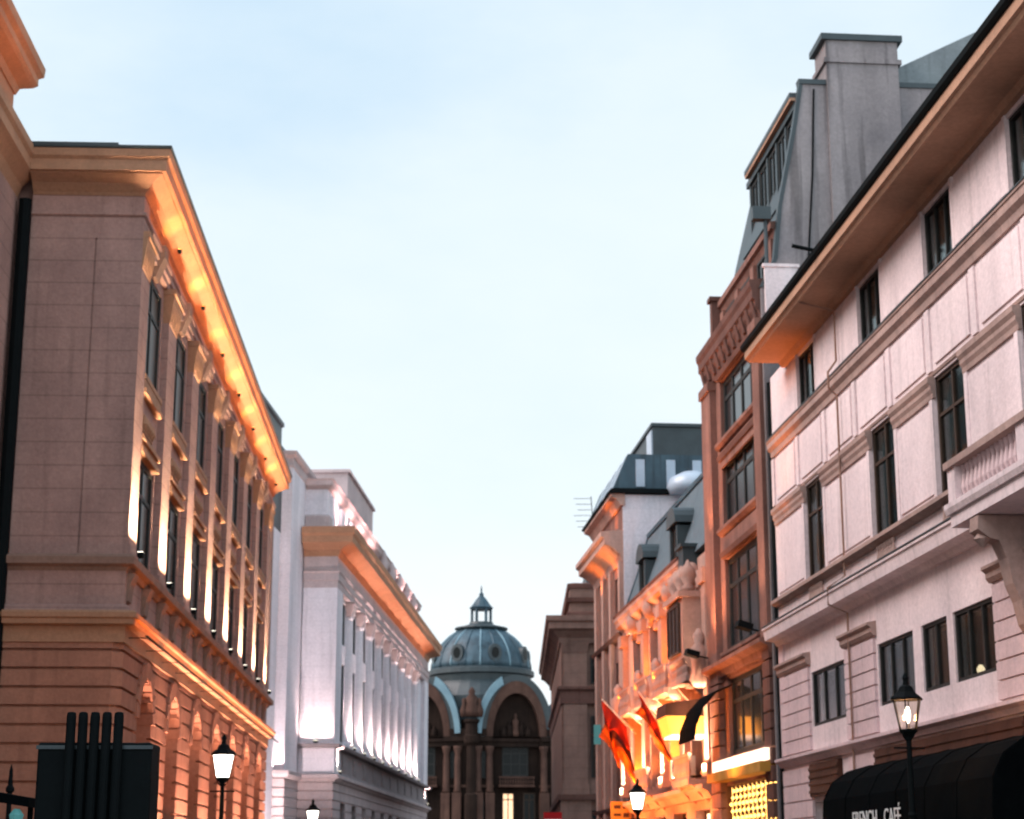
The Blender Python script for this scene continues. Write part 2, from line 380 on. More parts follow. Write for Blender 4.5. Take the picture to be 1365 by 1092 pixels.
# ------------------------------------------------------------------ 1. the orange-lit bank on the left
def bank():
    X0, Y0 = -9.874, 46.5
    root = thing('bank_building', 'grand brown stone building with orange lit cornice, lamp lit pilasters and arched rusticated base', 'building', (X0, Y0, 0))
    A = math.atan2(1, -.0403)
    fr = Frame(0, 0, A, -1)
    LEN = 41.
    PS = [.55+5.45*i for i in range(8)]
    W2 = 1.6/2
    BAYS = [p+2.72 for p in PS[:7]]
    # main storeys' wall with openings
    holes = []
    for c in BAYS:
        holes += [(c-1.6, c+1.6, 9.52, 12.55), (c-1.6, c+1.6, 14.75, 17.85)]
    w = MB(fr); w.wall(0.02, LEN-.02, 8.0, 19.0, -.19, -.62, holes)
    w.box(.4, LEN-.02, -14, -.75, 0.02, 20.3)                       # body behind
    w.box(-.0, 1.35, -1.22, -.003, 9.42, 18.3); w.box(-.0, 1.3, -3.0, -1.27, 9.42, 18.3); w.box(.05, 1.2, -1.3, -1.2, 9.42, 18.2)                    # corner pier, shows as the end wall
    w.box(0.003, .28, -3.0, -.01, 8.0, 9.42)
    w.box(0.003, .9, -3.0, -.01, 18.0, 19.2)
    w.box(LEN-1.2, LEN+.0, -3, -.003, 9.42, 18.0)
    w.build('wall', M_BANK, root)
    # rusticated base: courses with real grooves, interrupted by arched openings
    cz = .47; nco = 16
    r = MB(fr)
    arches = [p+3.55 for p in PS[:7]]
    HW = 1.22
    for k in range(nco):
        z0, z1 = k*cz, (k+1)*cz-.075
        if z0 > 7.05: break
        zm = (z0+z1)/2
        segs = []; a = 0.
        for c in arches:
            if zm > 6.72: continue
            hw = HW if zm < 5.5 else HW*math.sqrt(max(0, 1-((zm-5.5)/1.22)**2))
            if hw < .1: continue
            segs.append((a, c-hw)); a = c+hw
        segs.append((a, LEN))
        for (b0, b1) in segs:
            if b0 == 0: # chamfered near corner as in the photo
                r.hexa([(.0, -3.0, z0), (b1, -3.0, z0), (b1, 0, z0), (.22, 0, z0), (.0, -3.0, z1), (b1, -3.0, z1), (b1, 0, z1), (.22, 0, z1)]) if False else r.prism_poly([( 0, -3.0), (b1, -3.0), (b1, 0), (.25, 0), (0, -.25)], z0, z1)
            else: r.box(b0, b1, -.6, 0, z0, z1)
    r.wall(.3, LEN-.06, 0, 7.2, -.11, -.62, [(c-HW-.01, c+HW+.01, 1.6, 6.73, 5.5) for c in arches])
    r.prism_poly([(.11, -3.0), (.3, -3), (.3, -.115), (.28, -.115), (.11, -.28)], 0.01, 7.2)
    r.build('base', M_BANKB, root)
    for c in arches:        # voussoirs, each proud of the wall
        v = MB(fr)
        for k in range(11):
            t0, t1 = PI*k/11+.02, PI*(k+1)/11-.02
            q = lambda rr, t: (c+rr*math.cos(t), 5.5+rr*math.sin(t))
            v.slab([q(HW-.04, t0), q(HW+.42, t0), q(HW+.42, t1), q(HW-.04, t1)], -.58, .06)
        v.build('arch_surround', M_BANKB, root)
        window(root, fr, c, -.6, 1.6, HW*2, 3.9, 2, (.5, .98), M_FRAME, M_PANE, .08, None, HW)
        s_ = MB(fr); s_.box(c-HW-.15, c+HW+.15, -.6, .12, 1.42, 1.6); s_.build('sill', M_BANKT, root)
    path = [(LEN+.0, -8), (LEN, 0), (0, 0), (0, -3.0)]
    # ledge over the base
    m = MB(fr); m.sweep([(-.5, 7.2), (.05, 7.2), (.05, 7.6), (.28, 7.64), (.30, 7.76), (.36, 7.8), (.37, 7.92), (.3, 7.98), (-.5, 8.02)], path); m.build('ledge', M_BANKT, root)
    m = MB(fr); m.sweep([(-.4, 8.0), (.14, 8.0), (.1, 8.12), (-.06, 8.2), (-.06, 9.0), (-.4, 9.0)], path); m.build('dado', M_BANK, root)
    m = MB(fr); m.sweep([(-.5, 9.0), (.0, 9.02), (.06, 9.12), (.22, 9.18), (.24, 9.36), (.14, 9.44), (-.5, 9.46)], path); m.build('sill_course', M_TRIM, root)
    for i in range(15):
        a = PS[0]+2.725*i; b = MB(fr)
        b.prism([(-.07, 8.25), (.04, 8.3), (.08, 8.7), (.2, 9.0), (-.07, 9.0)], a-.3, a+.3); b.build('bracket', M_TRIM, root)
    for i, p in enumerate(PS):
        b = MB(fr); w0, w1 = (p-W2, p+W2) if i else (.003, 1.36)
        b.box(w0-(.06 if i else 0), w1+.06, -.27, .06, 9.47, 9.72)
        b.box(w0, w1, -.27, .0 if i else .004, 9.72, 17.2); b.build('pilaster', M_BANK, root)
        b = MB(fr); e0 = .08 if i else 0
        b.hexa([(w0, -.27, 17.2), (w1, -.27, 17.2), (w1, .02, 17.2), (w0, .02, 17.2), (w0-e0, -.27, 18.05), (w1+.08, -.27, 18.05), (w1+.08, .14, 18.05), (w0-e0, .14, 18.05)])
        b.box(w0-e0*1.4, w1+.12, -.27, .18, 18.05, 18.22)
        for k in range(4):
            x = w0+.2+k*(w1-w0-.4)/3; b.lathe([(.03, 17.3), (.09, 17.5), (.11, 17.75), (.05, 17.95)], (x, .04), 6)
        b.build('capital', M_BANKT, root)
    for c in BAYS:
        for z0, h in ((9.52, 3.03), (14.75, 3.1)):
            window(root, fr, c, -.27, z0, 3.2, h, 2, (.68,), M_FRAME, M_PANE, .12)
        b = MB(fr); b.box(c-1.55, c+1.55, -.28, -.02, 12.56, 12.72); b.box(c-1.45, c+1.45, -.28, -.08, 12.72, 12.9); b.box(c-1.6, c+1.6, -.28, .0, 12.9, 13.02); b.build('lintel', M_BANKT, root)
        b = MB(fr); b.box(c-1.2, c+1.2, -.28, -.2, 13.15, 13.95); b.box(c-.95, c+.95, -.2, -.16, 13.3, 13.8)
        for k in range(6): b.lathe([(.02, 13.34), (.12, 13.5), (.05, 13.74)], (c-.75+k*.3, -.15), 6)
        b.build('relief_panel', M_BANKT, root)
        b = MB(fr); b.box(c-1.6, c+1.6, -.28, .0, 14.2, 14.32); b.box(c-1.5, c+1.5, -.28, -.05, 14.32, 14.6); b.box(c-1.55, c+1.55, -.28, -.03, 14.6, 14.74); b.build('sill', M_BANKT, root)
        b = MB(fr); b.prism([(-.27, 17.9), (-.1, 17.9), (.02, 18.25), (.14, 18.5), (.14, 18.85), (-.27, 18.85)], c-.3, c+.3); b.build('console', M_TRIM, root)
    # entablature and cornice
    m = MB(fr); m.sweep([(-.6, 18.22), (-.06, 18.22), (-.06, 18.4), (0, 18.42), (0, 18.6), (.06, 18.65), (.06, 18.72), (-.1, 18.75), (-.1, 19.15), (.02, 19.2), (-.6, 19.25)], path); m.build('architrave', M_BANK, root)
    m = MB(fr); m.sweep([(-.9, 19.1), (-.1, 19.12), (.0, 19.3), (.2, 19.5), (.42, 19.62), (.5, 19.66), (.5, 19.7), (.62, 19.7), (.62, 20.0), (.7, 20.08), (.72, 20.28), (-.9, 20.36)], path); m.build('cornice', M_BANKT, root)
    m = MB(fr); m.sweep([(-.9, 20.33), (.74, 20.29), (.76, 20.33), (.76, 20.37), (-.9, 20.44)], path); m.build('gutter', M_ZINC, root)
    m = MB(fr); m.hexa([(.2, -14, 20.4), (LEN-.2, -14, 20.4), (LEN-.2, -.7, 20.4), (.2, -.7, 20.4), (5, -10, 22.6), (LEN-5, -10, 22.6), (LEN-5, -7, 22.6), (5, -7, 22.6)]); m.build('roof', M_ZINC, root)
    m = MB(fr); m.box(-.3, 1.8, -9, -.75, 20.4, 20.62); m.build('parapet', M_ZINC, root)
    # recessed wing towards the camera
    r = MB(fr); r.box(-34, -.003, -14, -3.4, 0, 19.6)
    for k in range(15): r.box(-34, -.02, -3.4, -3.35, k*cz, (k+1)*cz-.05)
    r.build('recessed_wall', M_BANK, root)
    P2 = [(-.03, -3.4), (-34, -3.4)]
    m = MB(fr); m.sweep([(-.6, 19.1), (0, 19.1), (.1, 19.4), (.3, 19.6), (.42, 19.7), (.42, 20.0), (.5, 20.1), (.5, 20.34), (-.6, 20.4)], P2); m.build('wing_cornice', M_BANKT, root); m = MB(fr); m.sweep([(-.2, 7.2), (.05, 7.2), (.2, 7.58), (.34, 7.62), (.36, 7.9), (.3, 7.98), (-.2, 8.02)], P2); m.build('wing_ledge', M_BANKT, root)
    P3 = [(-1.6, -9), (-1.6, -3.3), (-34, -3.3)]
    m = MB(fr); m.box(-34, -1.6, -9, -3.3, 20.3, 22.3); m.build('attic', M_BANKT, root)
    m = MB(fr); m.sweep([(-.3, 21.4), (.04, 21.4), (.12, 21.6), (.4, 21.75), (.5, 21.85), (.5, 22.05), (.62, 22.15), (.64, 22.4), (-.3, 22.5)], P3); m.build('attic_cornice', M_BANKT, root)
    for z0 in (1.8, 9.5, 14.7):
        for k in range(5): window(root, fr, -4.5-5.4*k, -3.36, z0, 2.3, 3., 2, (.68,))
    m = MB(fr); m.tube([(-.16, -3.15, 0), (-.16, -3.15, 19.0)], .17); m.build('downpipe', M_BLACK, root)  # pipe widened and blackened to stand in for the corner's shade
    # pilaster floodlights on the sill course
    wx = (X0, Y0, 0)
    for i, p in enumerate(PS):
        a = p if i else .68
        floodlight(fr, wx, a, .24, 9.46, -.16, 210, WARM, 50, 'box floodlight at the foot of %s upper pilaster of the brown building' % ('the corner', 'the second', 'the third', 'the fourth', 'the fifth', 'the sixth', 'the seventh', 'the last')[i], 'floodlights on the brown building', wide=1.3)
    ordn = ('first', 'second', 'third', 'fourth', 'fifth', 'sixth', 'seventh')
    for i, c in enumerate(BAYS):
        floodlight(fr, wx, c, .5, 18.7, -.12, 120, (1., .40, .11), 100, 'amber floodlight under the cornice above the %s window from the corner' % ordn[i], 'cornice floodlights', E_LENSO, .09, .5)
    for i, c in enumerate(arches):
        floodlight(fr, wx, c+.3, .0, 1.62, -.02, 150, SOD, 70, 'amber floodlight on the sill inside the %s arched window from the corner' % ordn[i], 'arch floodlights', E_LENSO, .1)
    for i, c in enumerate(arches):
        floodlight(fr, wx, c+2.72, .5, 0.01, -.1, 620, (1., .60, .44), 80, 'ground floodlight at the foot of the %s pier past the corner' % ordn[i], 'ground floodlights of the brown building', E_LENS, .14, wide=1.4)
    # amber light strip under the ledge
    for k in range(8):
        p = fr.p(2.6+5.1*k, .56, 7.42); bar_light((p[0]+X0, p[1]+Y0, p[2]), (-.45, 0, 1), 5.1, .04, 15, SOD, A, 110); p = fr.p(2.6+5.1*k, 1.15, 18.6); bar_light((p[0]+X0, p[1]+Y0, p[2]), (-.5, 0, 1), 5.1, .06, 42, SOD, A, 130)
    s_ = MB(fr); s_.box(.2, LEN-.4, .53, .59, 7.37, 7.40)
    for k in range(14): s_.box(.6+2.9*k, .64+2.9*k, -.02, .53, 7.375, 7.395)
    s_.build('light_rail', M_BLACK, root)
    p = fr.p(-9, -2.0, 18.2); bar_light((p[0]+X0, p[1]+Y0, 20.5), (-.2, .0, 1), 15, .1, 60, SOD, A)
    p = fr.p(-.9, -2.4, 20.6)
    return root
def prism_poly(s, poly, z0, z1):
    i = len(s.v); n = len(poly)
    for z in (z0, z1): s.v += [s.fr.p(a, o, z) for a, o in poly]
    s.f.append(tuple(range(i, i+n))); s.f.append(tuple(range(i+n, i+2*n)))
    for k in range(n): s.f.append((i+k, i+(k+1) % n, i+n+(k+1) % n, i+n+k))
MB.prism_poly = prism_poly
bank()

# ------------------------------------------------------------------ 2. the white building beyond it
def white_building():
    X0, Y0 = -9.62, 100.4
    root = thing('white_building', 'long white floodlit building with slim pilasters and an orange lit cornice underside', 'building', (X0, Y0, 0))
    A = math.atan2(1, .0486); fr = Frame(0, 0, A, -1); wx = (X0, Y0, 0)
    LEN = 54.
    PS = [1.6+4.72*i for i in range(1, 10)]; BAYS = [PS[0]-2.36] + [p+2.36 for p in PS]
    holes = []
    for c in BAYS: holes += [(c-1.6, c+1.6, 8.6, 13.0), (c-1.6, c+1.6, 14.1, 16.5)]
    w = MB(fr); w.wall(0.01, LEN, 8.2, 17.2, -.3, -.8, holes); w.box(.5, LEN-.02, -14, -.9, 0, 19.6)
    w.box(0.0, 2.3, -1.9, -.0, 8.2, 16.7); w.box(LEN-3.2, LEN, -1.9, 0, 8.2, 16.7)
    w.build('wall', M_WHITE, root)
    b = MB(fr)
    for k in range(13):
        z0, z1 = k*.48, k*.48+.41
        b.box(0, 1.9, -1.9, 0, z0, z1); a = 1.9
        for c in BAYS:
            b.box(a, c-1.0, -.6, 0, z0, z1) if z0 < 5.2 else None
            a = c+1.0
        b.box(a, LEN, -.6, 0, z0, z1)
        if z0 >= 5.2: b.box(1.9, LEN-3.2, -.6, -.001, z0, z1)
    b.box(.06, LEN-.06, -1.8, -.06, 0, .05); b.wall(.06, LEN-.06, 0, 6.24, -.06, -.6, [(c-1.0, c+1.0, 1.2, 5.2) for c in BAYS])
    b.box(.06, 1.9, -1.85, -.06, 0.06, 6.24)
    b.build('base', M_WHITEB, root)
    for c in BAYS:
        window(root, fr, c, -.55, 1.2, 2.0, 4.0, 2, (.6,))
        window(root, fr, c, -.42, 8.6, 3.2, 4.4, 2, (.35, .7))
        window(root, fr, c, -.42, 14.1, 3.2, 2.4, 2, (.6,))
    path = [(LEN, -8), (LEN, 0), (0, 0), (0, -1.9)]
    m = MB(fr); m.sweep([(-.5, 6.2), (.06, 6.2), (.16, 6.35), (.3, 6.4), (.3, 6.58), (-.5, 6.64)], path); m.build('ledge', M_WHITEB, root)
    m = MB(fr); m.sweep([(-.5, 6.6), (.1, 6.6), (.0, 6.8), (-.04, 8.0), (-.5, 8.0)], [(LEN, -8), (LEN, 0), (2.3, 0)]); m.build('dado', M_DADO, root)
    m = MB(fr); m.box(-.03, 2.28, -1.92, .04, 6.62, 8.0); m.build('plinth', M_WHITE, root)
    for c in BAYS:
        q = MB(fr); q.box(c-.75, c+.75, -.05, .03, 6.95, 7.8); q.box(c-.5, c+.5, -.03, .06, 7.1, 7.65); q.build('dado_panel', M_SLATE if False else M_DADO, root)
    m = MB(fr); m.sweep([(-.5, 8.0), (.3, 8.02), (.36, 8.14), (.36, 8.2), (-.5, 8.22)], path); m.build('sill_course', M_DADO, root)
    for p in PS:
        q = MB(fr); q.box(p-.66, p+.66, -.29, .05, 8.23, 8.5); q.lathe([(.62, 8.5), (.62, 8.6), (.56, 8.7), (.55, 12), (.49, 15.7), (.56, 15.8), (.56, 15.9)], (p, -.45), 18); q.build('pilaster', M_WHITE, root)
        q = MB(fr); q.hexa([(p-.62, -.44, 15.9), (p+.62, -.44, 15.9), (p+.62, .02, 15.9), (p-.62, .02, 15.9), (p-.8, -.44, 16.55), (p+.8, -.44, 16.55), (p+.8, .2, 16.55), (p-.8, .2, 16.55)]); q.box(p-.85, p+.85, -.44, .24, 16.55, 16.7); q.build('capital', M_WHITEB, root)
    m = MB(fr); m.sweep([(-.6, 16.7), (0, 16.7), (0, 17.1), (.06, 17.12), (.06, 17.5), (.14, 17.6), (-.02, 17.65), (-.02, 18.5), (-.6, 18.6)], path); m.build('architrave', M_WHITEB, root)
    m = MB(fr); m.sweep([(-1., 18.45), (.0, 18.45), (.14, 18.8), (.5, 19.0), (.9, 19.1), (.9, 19.45), (1.02, 19.6), (1.05, 19.95), (-1., 20.15)], path); m.build('cornice', M_BANKT, root)
    p2 = [(LEN-3, -8), (LEN-3, -.7), (.3, -.7), (.3, -1.9)]
    m = MB(fr); m.box(.3, LEN-3, -9, -.7, 20.0, 22.4)
    for k in range(14): m.box(1.2+3.55*k, 2.5+3.55*k, -.7, -.52, 20.3, 22.0)
    m.build('attic', M_WHITE, root)
    m = MB(fr); m.sweep([(-.5, 20.05), (.16, 20.1), (.16, 20.75), (.06, 20.85), (-.5, 20.9)], p2); m.sweep([(-.5, 22.3), (.05, 22.3), (.25, 22.5), (.28, 22.75), (.36, 22.85), (-.5, 22.95)], p2); m.build('attic_cornice', M_WHITEB, root)
    m = MB(fr); m.box(14.5, 27.6, -9, -1.6, 22.8, 26.3); m.box(14.3, 27.8, -9.2, -1.45, 26.3, 26.5); m.build('penthouse', M_WHITEB, root)
    for k in range(5):
        q = MB(fr); a = 24+5.0*k; q.lathe([(.32, 20.9), (.36, 21.0), (.16, 21.15), (.3, 21.6), (.34, 22.0), (.2, 22.25), (.28, 22.45), (.05, 22.9)], (a, -.35), 10); q.build('urn', M_WHITEB, root, True)
    # taller side block a little nearer
    m = MB(fr); m.box(-4.2, 24, -9, -1.95, 0, 23.2); m.build('side_block', M_WHITE, root)
    p3 = [(24, -1.95), (-4.2, -1.95), (-4.2, -9)]
    m = MB(fr); m.sweep([(-.3, 22.6), (.04, 22.6), (.06, 22.75), (.02, 22.8), (.02, 23.1), (.2, 23.25), (.24, 23.45), (-.3, 23.6)], p3); m.build('block_cornice', M_WHITEB, root); m = MB(fr); m.sweep([(-.3, 6.2), (.2, 6.25), (.3, 6.4), (.3, 6.58), (-.3, 6.64)], p3); m.build('block_ledge', M_WHITEB, root)
    m = MB(fr)
    for k in range(13): m.box(-4.3, 0, -9.1, -1.9, k*.48, k*.48+.41)
    m.build('block_base', M_WHITEB, root)
    m = MB(fr); m.prism([(-2.5, 19), (-9, 19), (-9, 27.0), (-4.4, 27.0), (-2.75, 25.25), (-2.62, 25.2), (-2.62, 25.0), (-2.75, 24.95), (-2.75, 23.8), (-2.5, 23.7)], -11.8, -3.4); m.build('mansard_roof', M_ZINC, root)
    m = MB(fr); m.box(-11.8, -4.3, -9, -2.5, 0, 19); m.build('link_wall', M_WHITE, root)
    for i, p in enumerate(PS):
        floodlight(fr, wx, p, .28, 8.22, -.1, 150, PINK, 60, 'box floodlight at the foot of the %s slim white pilaster from the near corner' % ('first', 'second', 'third', 'fourth', 'fifth', 'sixth', 'seventh', 'eighth', 'ninth')[i], 'floodlights on the white building', wide=1.0)
    for a, o, ln, e, lab in ((1.2, .2, -.15, 260, 'box floodlight on the plinth at the white building near corner'), (LEN-1.6, .2, -.15, 260, 'box floodlight on the ledge at the white building far corner')):
        floodlight(fr, wx, a, o, 6.66, ln, e*10, PINK, 60, lab, 'floodlights on the white building')
    # floods on the end walls
    floodlight(fr, wx, -9.2, -1.6, 0.01, 0, 1, PINK, 40, 'unseen ground floodlight added in the gap before the tall white side block', 'end wall floodlights', size=.2)
    spot((X0-2.0, Y0-9.2, .5), (.06, .62, 1), 5200, (1., .84, .86), 75, .9, .2)  # light of the added, out-of-view ground flood that brightens the end wall
    fe = Frame(0, 0, A-PI/2, -1)
    floodlight(fe, wx, -.95, .3, 8.22, -.16, 85, PINK, 120, 'wide floodlight on the ledge at the end wall of the white building', 'end wall floodlights', wide=1.4)
    p = fr.p(-4.2, 0, 0); fe = Frame(p[0], p[1], A-PI/2, -1)
    floodlight(fe, wx, -2.9, .22, 6.63, -.16, 80, PINK, 120, 'wide floodlight on the ledge of the tall white side block', 'end wall floodlights', wide=1.6)
    for k in range(10):
        p = fr.p(2.5+5*k, .45, 18.3); bar_light((p[0]+X0, p[1]+Y0, p[2]-.3), (.1, 0, 1), 4.9, .1, 17, SOD, A)
    for k in (0, 1, 2, 3, 6, 7, 8):
        floodlight(fr, wx, 3.2+5.1*k, .45, 20.12, -.55, 1100, (1., .60, .58), 120, 'box floodlight on the white cornice, %s of the row lighting the attic' % ('nearest', 'second', 'third', 'fourth', '', '', 'fifth', 'sixth', 'farthest')[k], 'attic floodlights')
white_building()

# ------------------------------------------------------------------ 3. domed palace closing the street
def palace():
    cx, cy = -4.9, 226.
    root = thing('domed_palace', 'sooty stone palace with blue copper dome and great arches closing the street', 'palace', (cx, cy, 0))
    R = Frame(0, 0, math.radians(9), -1)       # right wing: runs to +X, faces the camera
    Lf = Frame(0, 0, math.radians(168), 1)    # left wing
    def wing(fr, c, n):
        # two storeys with a huge arched gable
        w = MB(fr); r0, r1, zs = 2.95, 3.8, 17.4
        holes = [(c-r0, c+r0, 5.0, 17.4)]
        w.wall(0.02, n, 0, 17.45, 0, -1.2, holes)
        w.box(.05, n, -12, -1.3, 0, 19.5); w.build('wall', M_PAL, root)
        a = MB(fr); a.arch(c, zs, r0-.02, r0+.8, 1.8, -.9, .25, n=20); a.build('arch_ring', M_PALL, root)
        a = MB(fr); a.arch(c, zs, r0+.78, r0+1.7, 1.62, -7, .1, n=20); a.build('arch_roof', M_ZINC, root, False)
        a = MB(fr); a.arch(c, zs, r0+1.4, r0+2.1, 1.55, -.3, .4, 1.95, PI-.05, 12); a.build('arch_highlight', M_COPPERL, root)  # pale strip painting a highlight along one side of the arch roof
        t = MB(fr); t.slab([(c+r0*1.1*math.cos(PI*k/16), 17.3+r0*1.85*math.sin(PI*k/16)) for k in range(17)], -1.2, -.85)
        t.build('tympanum', M_PAL, root)
        for k, (dx, h) in enumerate(((-1.5, 1.3), (-.75, 1.9), (0, 2.9), (.75, 1.9), (1.5, 1.3))):
            q = MB(fr); q.lathe([(.38, 17.4), (.45, 17.8), (.36, 17.4+h*.45), (.42, 17.4+h*.65), (.16, 17.4+h*.78), (.24, 17.4+h*.88), (.05, 17.4+h)], (c+dx, -.62), 8); q.build('carved_figure', M_PALL if k == 2 else M_PAL, root, True)
        e = MB(fr); e.sweep([(-1, 16.3), (.1, 16.3), (.2, 16.6), (.2, 16.9), (.55, 17.05), (.6, 17.35), (-1, 17.45)], [(n, 0), (c+r0+.1, 0)] ) if False else None
        e = MB(fr)
        for (b0, b1) in ((.0, c-r0-.05), (c+r0+.05, n)):
            e.box(b0, b1, -.3, .25, 16.2, 16.8); e.box(b0, b1, -.3, .6, 16.8, 17.35)
        e.box(c-r0-.05, c+r0+.05, -1.1, -.2, 16.2, 16.8); e.box(c-r0-.05, c+r0+.05, -1.1, .0, 16.8, 17.2)
        e.build('entablature', M_PAL, root)
        for x in (c-4.75, c-3.35, c+3.35, c+4.7):
            q = MB(fr); q.lathe([(.46, 10.7), (.52, 10.8), (.42, 11.1), (.4, 14.8), (.34, 15.2), (.55, 15.9), (.56, 16.2)], (x, .35), 12); q.build('column', M_PALL, root, True)
            q = MB(fr); q.box(x-.55, x+.55, -.2, .95, 0, 10.65); q.build('pedestal', M_PALL, root)
        window(root, fr, c, -.95, 12.7, 3.2, 3.6, 3, (.4, .75), M_FRAME, M_PANE, .14)
        q = MB(fr); q.box(c-r0, c+r0, -1.15, -.9, 5.0, 12.6); q.box(c-r0, c-1.65, -1.15, -.9, 12.6, 17); q.box(c+1.65, c+r0, -1.15, -.9, 12.6, 17); q.box(c-1.65, c+1.65, -1.15, -.9, 16.4, 17.0); q.build('infill', M_PAL, root)
        q = MB(fr); q.box(c-2.2, c+2.2, -1, .5, 11.35, 11.6); q.box(c-2.2, c+2.2, .35, .5, 12.45, 12.6)
        for k in range(14): baluster(q, c-2.05+k*.315, .42, 11.6, .85, .1)
        q.build('balcony', M_PALL, root)
        return
    wing(R, 5.5, 12.5); wing(Lf, 6.4, 13.5)
    # lit doorway glow
    window(root, R, 4.6, -.84, 6.2, 1.5, 4.5, 2, (.82,), M_FRAMEW, E_WARM, .12)
    window(root, R, 7.2, -.84, 6.2, 1.5, 4.5, 2, (.82,), M_FRAMEW, M_PANE, .12)
    for fr, x in ((R, 1.65), (R, 11.2), (Lf, 2.55), (Lf, 10.4)):
        window(root, fr, x, .06, 12.4, .9, 3.2, 2, (.6,)); window(root, fr, x, .06, 6.2, .9, 3.6, 2, (.6,))
    for fr, n, c_ in ((R, 12.5, 5.5), (Lf, 13.5, 6.4)):
        q = MB(fr); q.box(.03, n, -.3, .3, 4.5, 4.75); q.box(0.04, c_-2.8, -.3, .18, 11.3, 11.6); q.box(c_+2.8, n, -.3, .18, 11.3, 11.6); q.box(.03, n, -.2, .2, .0, 1.2); q.build('string_course', M_PALL, root)
    # corner pier with statue group
    q = MB(); q.lathe([(.9, 0), (.9, 10.4), (.65, 10.6), (.6, 16.2), (.95, 16.6), (1.05, 17.4), (.8, 17.5), (.75, 18.9), (.95, 19.1), (.95, 19.4)], (0, -.35), 14); q.build('corner_pier', M_PAL, root, False)
    q = MB(); q.lathe([(.8, 19.7), (.95, 20.4), (.7, 21.2), (.8, 21.9), (.35, 22.4), (.42, 22.8), (.1, 23.3)], (0, -.35), 10); q.lathe([(.4, 19.7), (.5, 20.4), (.2, 21.3), (.28, 21.7), (.05, 22.)], (-.95, -.5), 8); q.lathe([(.4, 19.7), (.5, 20.4), (.2, 21.3), (.28, 21.7), (.05, 22.)], (.95, -.5), 8); q.build('statue_group', M_PALL, root, True)
    # drum and dome
    D = (.95, 9.6)
    q = MB(); q.lathe([(7.6, 18), (7.6, 22.6), (7.2, 23.2), (6.6, 24.2), (6.3, 24.6), (6.4, 25.4), (6.8, 25.55), (6.8, 26.1), (6.3, 26.4)], D, 32); q.build('drum', M_ZINC, root, False)  # dark zinc puts the drum's shadow into its colour
    q = MB(); q.lathe([(6.35, 26.3), (6.3, 27.0), (6.05, 28.0), (5.55, 29.0), (4.85, 29.9), (4.25, 30.5), (3.5, 31.1), (2.9, 31.4)], D, 40); q.build('dome', M_COPPER, root, True)
    for k in range(20):
        t = 2*PI*k/20; q = MB(); c_, s_ = math.cos(t), math.sin(t)
        q.tube([(D[0]+r*c_, D[1]+r*s_, z) for r, z in ((6.37, 26.4), (6.32, 27.0), (6.07, 28.0), (5.57, 29.0), (4.87, 29.9), (4.27, 30.5), (3.1, 31.3))], .12, 6); q.build('dome_rib', M_COPPERL if k % 2 else M_COPPER, root, True)
    q = MB(); q.lathe([(2.8, 31.2), (3.1, 31.35), (3.45, 31.6), (3.4, 31.75), (2.7, 31.9), (1.6, 32.2), (1.5, 32.5)], D, 24); q.build('dome_rim', M_ZINC, root)
    for k in range(8):
        t = 2*PI*k/8+.3; z = 28.0; rr = 5.85
        f2 = Frame(D[0]+rr*math.cos(t), D[1]+rr*math.sin(t), t+PI/2, -1)
        q = MB(f2); q.slab([(.85*math.cos(2*PI*j/14), z+1.1*math.sin(2*PI*j/14)) for j in range(14)], -1.2, .5); d_ = q.build('dormer', M_ZINC, root)
        q = MB(f2); q.slab([(.5*math.cos(2*PI*j/14), z+.7*math.sin(2*PI*j/14)) for j in range(14)], .47, .53); q.build('pane', M_PANE, d_)
    q = MB()
    for k in range(6):
        t = 2*PI*k/6; q.tube([(D[0]+1.2*math.cos(t), D[1]+1.2*math.sin(t), 32.4), (D[0]+1.2*math.cos(t), D[1]+1.2*math.sin(t), 34.3)], .2, 6)
    q.lathe([(1.35, 34.1), (1.55, 34.4), (1.3, 34.6), (1.0, 35.0), (.75, 35.4), (.5, 35.7), (.3, 35.9), (.3, 36.2), (.12, 36.4), (.1, 36.9), (.03, 37.3)], D, 14); q.build('lantern', M_COPPER, root)
    # right shoulder with small vase
    for fr, n, c_ in ((R, 12.5, 5.5), (Lf, 13.5, 6.4)):
        q = MB(fr); q.box(.2, c_-3.6, -.5, .25, 17.46, 18.3); q.box(c_+3.6, n, -.5, .25, 17.46, 18.3); q.build('parapet', M_PAL, root)
    q = MB(R); q.lathe([(2.6, 17.4), (2.6, 19.6), (2.2, 20.6), (1.3, 21.6), (.5, 22.2), (.2, 22.6), (.1, 23.2)], (11.4, -1.8), 16); q.build('corner_cupola', M_COPPER, root, True)
palace()

